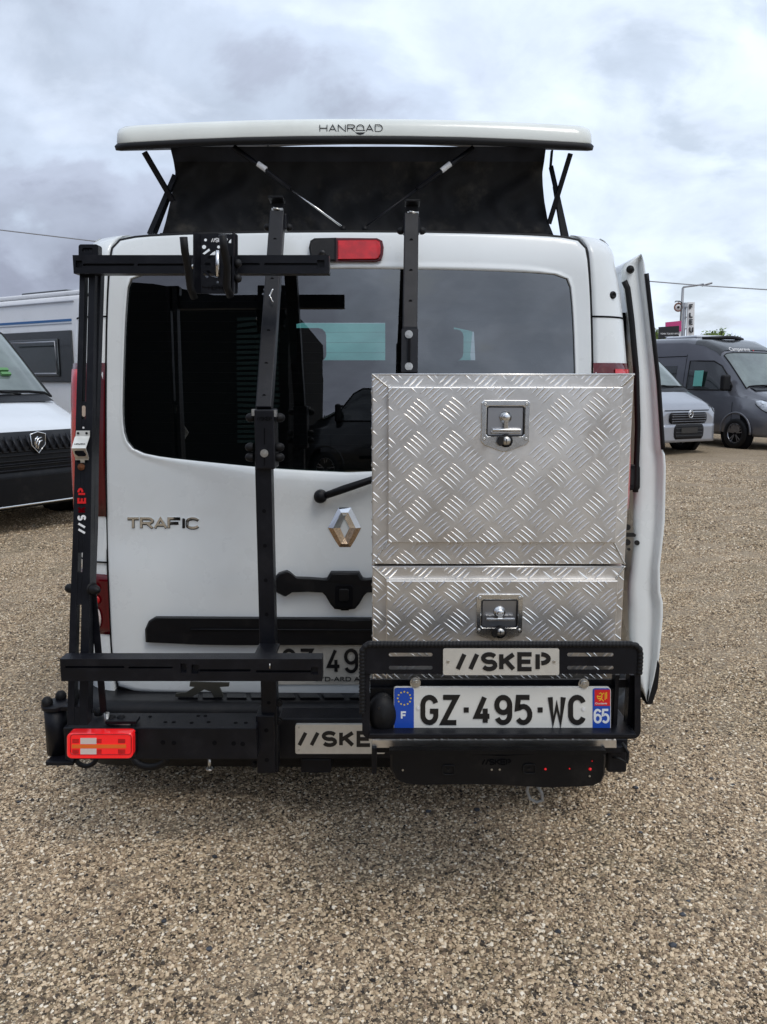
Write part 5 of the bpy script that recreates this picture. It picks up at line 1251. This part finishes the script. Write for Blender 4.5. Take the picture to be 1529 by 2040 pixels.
        q.tube([c + Vector((.06*math.cos(R(k)), 0, .075*math.sin(R(k)))) for k in range(0, 360, 24)], .008, 6, closed=True)
        for s in (0, .045): q.tube([c + Vector((-.04, 0, -.03 + s)), c + Vector((0, 0, .01 + s)), c + Vector((.04, 0, -.03 + s))], .009, 6)
        q.build('oval_badge', 'chrome', root)
    # door windows, side window, seams, rails
    for sx in (-1, 1):
        q = MB(); yy = [1.20, 1.42, 1.62, 1.85, 2.25, 2.55]
        zt_ = lambda y: interp(y, [(1.20, 1.36), (1.42, 1.62), (1.62, 1.82), (1.85, 1.93), (2.55, 1.95)])
        rw = [[skin(sx, y, lerp(1.28, zt_(y), k/4), .008) for k in range(5)] for y in yy]
        q.grid(rw); dw = q.build('door_window', 'vglass', root)
        q = MB(); q.tube([r[-1] for r in rw] + [r[0] for r in reversed(rw)], .016, 6, closed=True); q.build('window_rubber', 'rubber', dw)
        for y in (1.08, 2.68, 4.05):
            q = MB(); q.tube([skin(sx, y + (.0 if z < 1.3 else .0 if y > 2 else (z - 1.3)*.9), z, .001) for z in [.42, .7, 1.0, 1.25] + ([1.6, 1.9, 2.1] if y > 2 else [])], .006, 5); q.build('door_seam', 'deep', root)
        q = MB(); q.tube([skin(sx, y, 2.06, .002) for y in (2.7, 3.4, 4.2, 5.0, 5.8)], .010, 6); q.build('sliding_rail', 'deep', root)
        q = MB(); q.tube([skin(sx, y, .56, .012) for y in (1.75, 2.6, 3.5, 4.2)], .035, 8); q.build('rubbing_strip', 'blackmatt' if paint != 'vangrey' else 'vandark', root)
        q = MB(); rw = [[skin(sx, y, z, .008) for z in (1.42, 1.6, 1.84)] for y in (2.95, 3.1, 3.6, 3.75)]; q.grid(rw); q.build('side_window', 'vglass', root)
        # mirror
        if 'nomirror' not in opts or sx < 0:
          q = MB(); a = skin(sx, 1.30, 1.38, 0); q.box(a.x + sx*.05, a.x + sx*.27, a.y - .12, a.y + .02, a.z - .12, a.z + .24); mr_ = q.build('wing_mirror', 'rubber', root, bevel=.05, seg=3)
          q = MB(); q.bar(a, a + Vector((sx*.10, -.04, -.02)), .08, .05); q.build('mirror_arm', 'rubber', mr_)
        # wheels and arches
        for y in (.95, 4.95):
            w_ = 1.0; q = MB()
            q.lathe((sx*(w_ - .12), y, .34), (sx, 0, 0), [(0, .42), (.128, .42), (.128, .0)], 36); q.build('wheel_arch', 'deep', root)
            wheel(root, (sx*(w_ - .08), y, .335), .335, .235, spokes=5, rimm='alloy')
            q = MB(); q.tube([(sx*(w_ + .018), y + .43*math.cos(R(k)), .36 + .43*math.sin(R(k))) for k in range(-5, 186, 10)], .022, 8); q.build('arch_flare', paint if paint != 'vanwhite' else 'blackmatt', root)
    return root
PSI = R(57)
def place(pt, local=(0, 0), psi=PSI):   # root position so that the local point lands on pt
    c, s = math.cos(psi), math.sin(psi); x, y = local
    return (pt.x - (c*x - s*y), pt.y - (s*x + c*y), 0)
badge = P(75, 885, 7.9)
v1 = make_van('parked_van', 'white van with black grille and shield badge parked at the left edge', place(badge, (0, -.05), R(57)), R(57), 'vanwhite', roof=.95, opts=('nomirror',))
badge = P(1374, 832, 16.2)
v2 = make_van('parked_van', 'light silver van parked just beyond the open sliding door', place(badge, (0, -.05), R(26)), R(26), 'vansilver', roof=.8, lower='vansilver', opts=('nomirror',))
wpt = G(1463, 893)
v3 = make_van('parked_van', 'dark grey high-roofed camper van parked on the right behind the silver one', place(wpt, (-1.0, .95), R(22)), R(22), 'vangrey', lower='vandark')
# dark overcab panel, roof rail, lettering and leaflet of the grey van
q = MB(); rw = []
for y in (1.74, 1.86, 2.05, 2.25, 2.5):
    s = van_sec(*station(y), 1.0); half = [Vector((p[0], y - .012, p[1] + .012)) for p in s[8:14]]
    rw.append([Vector((-p.x, p.y, p.z)) for p in half[:-1]] + [half[-1]] + [p for p in reversed(half[:-1])])
q.grid(rw); cap = q.build('cab_roof_panel', 'vandark', v3)
q = MB(); q.tube([(x*.62, 2.28 + .25*abs(x)**2, 2.47 + .03*(1 - abs(x))) for x in (-1, -.6, -.2, .2, .6, 1)], .045, 8); q.build('roof_rack', 'rubber', v3)
q = MB(); q.box(-.45, .45, 2.9, 4.0, 2.51, 2.58); q.build('roof_vent', 'vanwhite', v3, bevel=.05)
q = MB()
f = font('Campereve', Vector((-.58, 1.70, 2.165)), .135, 'printwhite', v3, rot=(R(60), 0, 0), name='roof_lettering')
f = font('.', Vector((.12, 1.70, 2.165)), .25, 'printred', v3, rot=(R(60), 0, 0), name='red_mark')
q = MB(); q.prism([Vector((-1.035, 2.3, 1.36)), Vector((-1.035, 2.02, 1.36)), Vector((-1.0, 2.02, 1.72)), Vector((-1.0, 2.3, 1.72))], (.004, 0, 0)); q.build('window_leaflet', 'paper_green', v3)
q = MB(); q.prism([Vector((-.40, .985, 1.46)), Vector((-.28, .985, 1.46)), Vector((-.28, 1.08, 1.56)), Vector((-.40, 1.08, 1.56))], (0, -.02, .02)); q.build('screen_sticker', 'paper_green', v1)
for dz in (0, .045):
    q = MB(); q.prism([Vector((.36, 1.05 + dz, 1.545 + dz)), Vector((.47, 1.05 + dz, 1.545 + dz)), Vector((.47, 1.075 + dz, 1.57 + dz)), Vector((.36, 1.075 + dz, 1.57 + dz))], (0, -.02, .02)); q.build('screen_sticker', mat('lime_sticker%d' % int(dz*1000), (.10, .26, .09), .5), v1)
# another grey van farther right, only its roof showing
gp = Vector((14.2, 24, 0))
v4 = make_van('parked_van', 'grey van at the right edge whose roof shows above the dark grey camper', (gp.x, gp.y, 0), R(22), 'vansilver', roof=1.0)
# motorhome behind the white van
mh = thing('motorhome', P(152, 600, 11.2) - Vector((0, 0, P(152, 600, 11.2).z)), 'white coachbuilt motorhome with a blue stripe standing behind the left white van', 'motorhome', world=False, rz=R(-32) + math.pi)
mh.rotation_euler = (0, 0, R(57))
# local: flank towards the camera is x = -1.15, the front end at y = 0
H = P(152, 586, 11.2).z
def mz(py, Y=11.2): return P(152, py, Y).z
q = MB(); q.box(.0, 2.3, -.6, 6.8, .55, H); mb_ = q.build('coach_body', 'motorhome', mh, bevel=.06, seg=3)
q = MB(); q.box(.02, 2.28, -.55, 6.75, H - .001, H + .06); q.build('roof_moulding', 'motorhome', mh, bevel=.02)
q = MB(); q.box(.5, 1.4, .9, 2.0, H + .06, H + .17); q.build('roof_hatch', 'vandark', mh, bevel=.03)
q = MB(); q.box(-.02, .0, 0.05, 6.7, mz(600), mz(598)); q.build('awning_rail', 'vansilver', mh)
q = MB(); q.box(-.006, -.001, .12, 6.7, mz(639), mz(634)); q.build('side_stripe', 'bluestripe', mh)
q = MB(); q.box(-.006, -.001, .12, 6.7, mz(644), mz(642)); q.build('side_stripe', 'vansilver', mh)
q = MB(); q.box(-.03, -.001, .12, 1.9, mz(762), mz(657)); fr_ = q.build('window_surround', 'vandark', mh, bevel=.01)
q = MB(); q.box(-.055, -.031, .40, 1.7, mz(750), mz(673)); wn = q.build('side_window', 'vglass', mh, bevel=.02)
q = MB(); a = .44, 1.66, mz(744), mz(679); q.tube([(-.058, a[0], a[2]), (-.058, a[1], a[2]), (-.058, a[1], a[3]), (-.058, a[0], a[3])], .012, 6, closed=True); q.build('window_frame', 'vansilver', wn)
q = MB(); q.box(-.04, -.001, -.3, 6.7, .5, .75); q.build('side_skirt', 'vansilver', mh)
q = MB(); q.box(.15, 2.15, -2.2, -.6, .55, 1.35); q.build('cab', 'motorhome', mh, bevel=.2, seg=3)
for y in (-1.5, 4.6):
    for x in (.12, 2.18): wheel(mh, (x, y, .335), .335, .22, rimm='alloy')

# low white roofs of caravans behind the silver van
for k, (px, py, Y, w, lab) in enumerate(((1325, 684, 30, 2.0, 'white caravan roof with a rail showing below the black sign'), (1362, 680, 34, 1.6, 'small pale caravan roof just right of the black sign'))):
    c = P(px, py, Y); r = thing('caravan', (c.x, Y, 0), lab, 'caravan', world=False)
    q = MB(); q.box(-w, w, 0, 4.5, .5, c.z - .08); q.build('caravan_body', 'motorhome', r, bevel=.15, seg=3)
    q = MB(); q.box(-w*.5, w*.2, 1, 2, c.z - .081, c.z + .12); q.build('roof_hatch', 'vanwhite', r, bevel=.04)
    q = MB(); q.tube([(w*.3, .3, c.z - .08), (w*.35, .3, c.z + .12), (w*.8, .3, c.z + .1), (w*.85, .3, c.z - .08)], .03, 6); q.build('roof_rail', 'vandark', r)
    q = MB(); q.box(-w*.6, w*.4, -.02, -.0, 1.3, 2.0); q.build('window', 'vglass', r)
    for x in (-w*.6, w*.6): wheel(r, (x, 2.2, .32), .32, .2, rimm='alloy')

# ============================================================ SIGNS, LAMP, CABLE, BUSHES
M['galv'] = mat('galvanised_steel', (.30, .31, .33), .5, .4)
Yl = 46
L = thing('street_lamp', (P(1357, 700, Yl).x, Yl, 0), 'grey street lamp with a bent arm rising behind the roadside signs', 'street lamp')
m = MB(); p1 = P(1361, 574, Yl); p0 = P(1355, 690, Yl); m.tube([(p0.x - (p1.x - p0.x)*.8, Yl, 0), p0, p1], lambda i: (.13, .10, .07)[i], 10); m.build('pole', 'galv', L)
m = MB(); m.tube([p1, P(1362, 572, Yl), P(1392, 568, Yl), P(1402, 566, Yl)], .05, 8); m.build('arm', 'galv', L)
m = MB(); a, b = P(1400, 569, Yl), P(1418, 564, Yl); m.bar(a, b, .30, .10, side=(0, 1, 0)); m.build('lamp_head', 'vangrey', L, bevel=.03)
def sign_root(n, px, Y, lab): return thing(n, (P(px, 700, Y).x, Y, 0), lab, 'sign')
s = sign_root('banner_sign', 1376, 42, 'tall white vertical sign reading FLEUR beside a grey post')
top = P(1378, 602, 42).z
m = MB(); m.prism([P(1371.5, 602, 42), P(1384.5, 602, 42), P(1383, 690, 42), P(1368, 690, 42)], (0, .12, 0)); bo = m.build('board', 'printwhite', s)
for ch, y0, y1 in (('F', 606, 617), ('L', 622, 633), ('E', 636, 647), ('U', 651, 663), ('R', 668, 680)):
    m = MB(); text(m, ch, 1373.5, 1381.5, y0, y1, flat(41.97), 2.4, .03); m.build('letter', 'ink', bo)
m = MB(); a = P(1365.5, 603, 42.2); m.tube([(a.x, 42.2, 0), a], .09, 8); m.build('post', 'galv', s)
for y in (612, 632, 655): m = MB(); m.bar(P(1365, y, 42.1), P(1372, y, 42.1), .05, .05, side=(0, 1, 0)); m.build('bracket', 'galv', s)
s = sign_root('round_sign', 1352, 43, 'round rust-red and white clock-like sign hanging on a scrolled iron arm')
c = P(1352, 612, 43); m = MB(); m.lathe(c, (0, 1, 0), [(0, .001), (0, .22), (.06, .22), (.06, .001)], 24); d = m.build('disc', 'printwhite', s)
m = MB(); m.tube([c + Vector((.205*math.cos(k*.3), 0, .205*math.sin(k*.3))) for k in range(21)], .035, 6, closed=True); m.build('ring', mat('rust_red', (.22, .10, .07), .6), d)
m = MB(); m.lathe(c, (0, -1, 0), [(0, .07), (.02, .07), (.02, .001)], 12); m.build('centre', 'ink', d)
m = MB(); m.tube([P(1345, 602, 43), P(1347, 600, 43), P(1354, 600, 43), P(1359, 603, 43)], .03, 6); m.tube([P(1352.5, 600, 43), P(1352.5, 606, 43)], .02, 6); a = P(1359, 603, 43); m.tube([(a.x, 43, 0), a], .05, 8); m.build('iron_arm', 'vandark', s)
s = sign_root('pink_sign', 1342, 41, 'plain pink board peeping out above the black sign')
m = MB(); m.prism([P(1327, 642, 41), P(1358, 639, 41), P(1358, 660, 41), P(1327, 660, 41)], (0, .08, 0)); m.build('board', mat('pink', (.55, .05, .20), .5), s)
m = MB(); a = P(1356, 650, 41.1); m.tube([(a.x, 41.15, 0), (a.x, 41.15, a.z)], .05, 8); m.build('post', 'printwhite', s)
s = sign_root('black_sign', 1334, 40, 'black rectangular sign with pale lettering in front of the pink board')
m = MB(); m.prism([P(1313.5, 651.5, 40), P(1353.5, 649, 40), P(1353.5, 673, 40), P(1313.5, 675, 40)], (0, .1, 0)); bo = m.build('board', 'ink', s)
f = font('YOHN TOHNY WYG', P(1316, 666.5, 39.98), .115, 'printwhite', bo, ext=.005, sx=.84); f.name = 'lettering'
m = MB(); m.bar(P(1325, 671, 39.96), P(1342, 670, 39.96), .03, .01); m.build('small_print', 'vansilver', bo)
for x in (1320, 1347): m = MB(); a = P(x, 670, 40.1); m.tube([(a.x, 40.15, 0), (a.x, 40.15, a.z)], .05, 8); m.build('post', 'galv', s)
# overhead cable crossing behind the van
cab = thing('overhead_cable', (0, 30, 0), 'thin dark overhead cable sagging across the sky behind the camper van', 'cable')
m = MB(); pts = []
A_c = [(-900, 372), (-400, 416), (0, 458), (185, 480), (500, 510), (900, 532), (1290, 560), (1400, 569), (1529, 577), (2200, 590)]
for x, y in A_c: pts.append(P(x, y, 30))
m.tube(pts, .022, 6); m.build('wire', 'galv', cab)
for x, y in ((-900, 372), (2200, 590)):
    a = P(x, y, 30); m = MB(); m.tube([(a.x, 30, 0), (a.x, 30, a.z + .4)], .14, 8); m.build('pole', 'galv', cab)
# bushes whose tops show over the roofs
def leaf_mat(name, c):
    m = mat(name, c, .6, var=.35, vscale=2.5); m.node_tree.nodes['Principled BSDF'].inputs['Subsurface Weight'].default_value = 0; return m
M['leaf'] = leaf_mat('young_leaves', (.16, .24, .035)); M['leafd'] = leaf_mat('dark_leaves', (.03, .05, .02)); M['bark'] = mat('bark', (.10, .08, .06), .9, var=.3, vscale=6)
def tree(px0, px1, pytop, Y, label, seed):
    rnd = random.Random(seed); a, b = P(px0, pytop, Y), P(px1, pytop, Y); cx, rad = (a.x + b.x)/2, (b.x - a.x)/2; H = a.z
    r = thing('tree', (cx, Y, 0), label, 'tree')
    m = MB(); m.tube([(cx, Y, 0), (cx + .05, Y, H*.3), (cx, Y, H*.55)], lambda i: (.16, .13, .10)[i], 8); tips = []
    for k in range(26):
        an = rnd.uniform(0, 6.28); el = rnd.uniform(.5, 1.4); ln = rad*rnd.uniform(.8, 1.3)
        p = Vector((cx, Y, H*rnd.uniform(.35, .55))); q = p + Vector((math.cos(an)*math.cos(el)*ln*1.5, math.sin(an)*math.cos(el)*ln*1.3, 0)); q.z = H - rnd.uniform(0, .35) - abs(q.x - cx)/rad*.25; tips.append((p, q))
        m.tube([p, lerp(p, q, .5) + Vector((rnd.uniform(-.1, .1), 0, .08)), q], lambda i: (.05, .03, .012)[i], 5)
    m.build('trunk', 'bark', r)
    for nm, mm, n in (('crown', 'leaf', 3400), ('crown', 'leafd', 900)):
        vs, fs = [], []
        for _ in range(n):
            p, q = rnd.choice(tips); t = rnd.uniform(.35, 1.02); c = lerp(p, q, t); s_ = .16*(1.15 - t) + .04
            c = c + Vector((rnd.gauss(0, s_), rnd.gauss(0, s_), rnd.gauss(0, s_)))
            u = Vector((rnd.gauss(0, 1), rnd.gauss(0, 1), rnd.gauss(0, 1))).normalized(); w = u.orthogonal().normalized(); k = len(vs); l = rnd.uniform(.04, .09)
            vs += [c - u*l, c + w*l*.4, c + u*l, c - w*l*.4]; fs.append((k, k + 1, k + 2, k + 3))
        m = MB(); m.add(vs, fs); o = m.build(nm, mm, r, fix=False); 
tree(1406, 1462, 652, 36, 'spiky young green treetop showing above the grey camper roof', 3)
tree(1290, 1326, 656, 44, 'green treetop half hidden by the open sliding door, left of the black sign', 5)

# ============================================================ BEHIND THE CAMERA (mirrored in the rear window)
bl = thing('workshop_building', (-9, -9.2, 0), 'dark workshop building mirrored in the left half of the rear window', 'building')
M['clad'] = mat('dark_cladding', (.006, .0065, .007), .8, spec=.15)
m = MB(); m.prism([Vector((-1.95, -9.2, 0)), Vector((-1.95, -9.2, 3.40)), Vector((-3.0, -9.2, 3.46)), Vector((-4.9, -9.2, 3.87)), Vector((-18, -9.2, 5.5)), Vector((-18, -9.2, 0))], (0, -9, 0)); wl = m.build('wall', 'clad', bl)
M['shutter'] = mat('green_shutter', (.012, .04, .034), .5)
for k in range(24):
    m = MB(); z = .9 + .095*k; m.box(-3.05, -2.15, -9.19, -9.16, z, z + .055); m.build('shutter_slat', 'shutter', wl)
make_van('parked_van', 'dark van parked behind the camera and mirrored low in the rear window', (-2.2, -11.5, 0), R(-90), 'vandark', roof=.45)
for o in bpy.data.objects:
    if 'world' in o.keys(): del o['world']
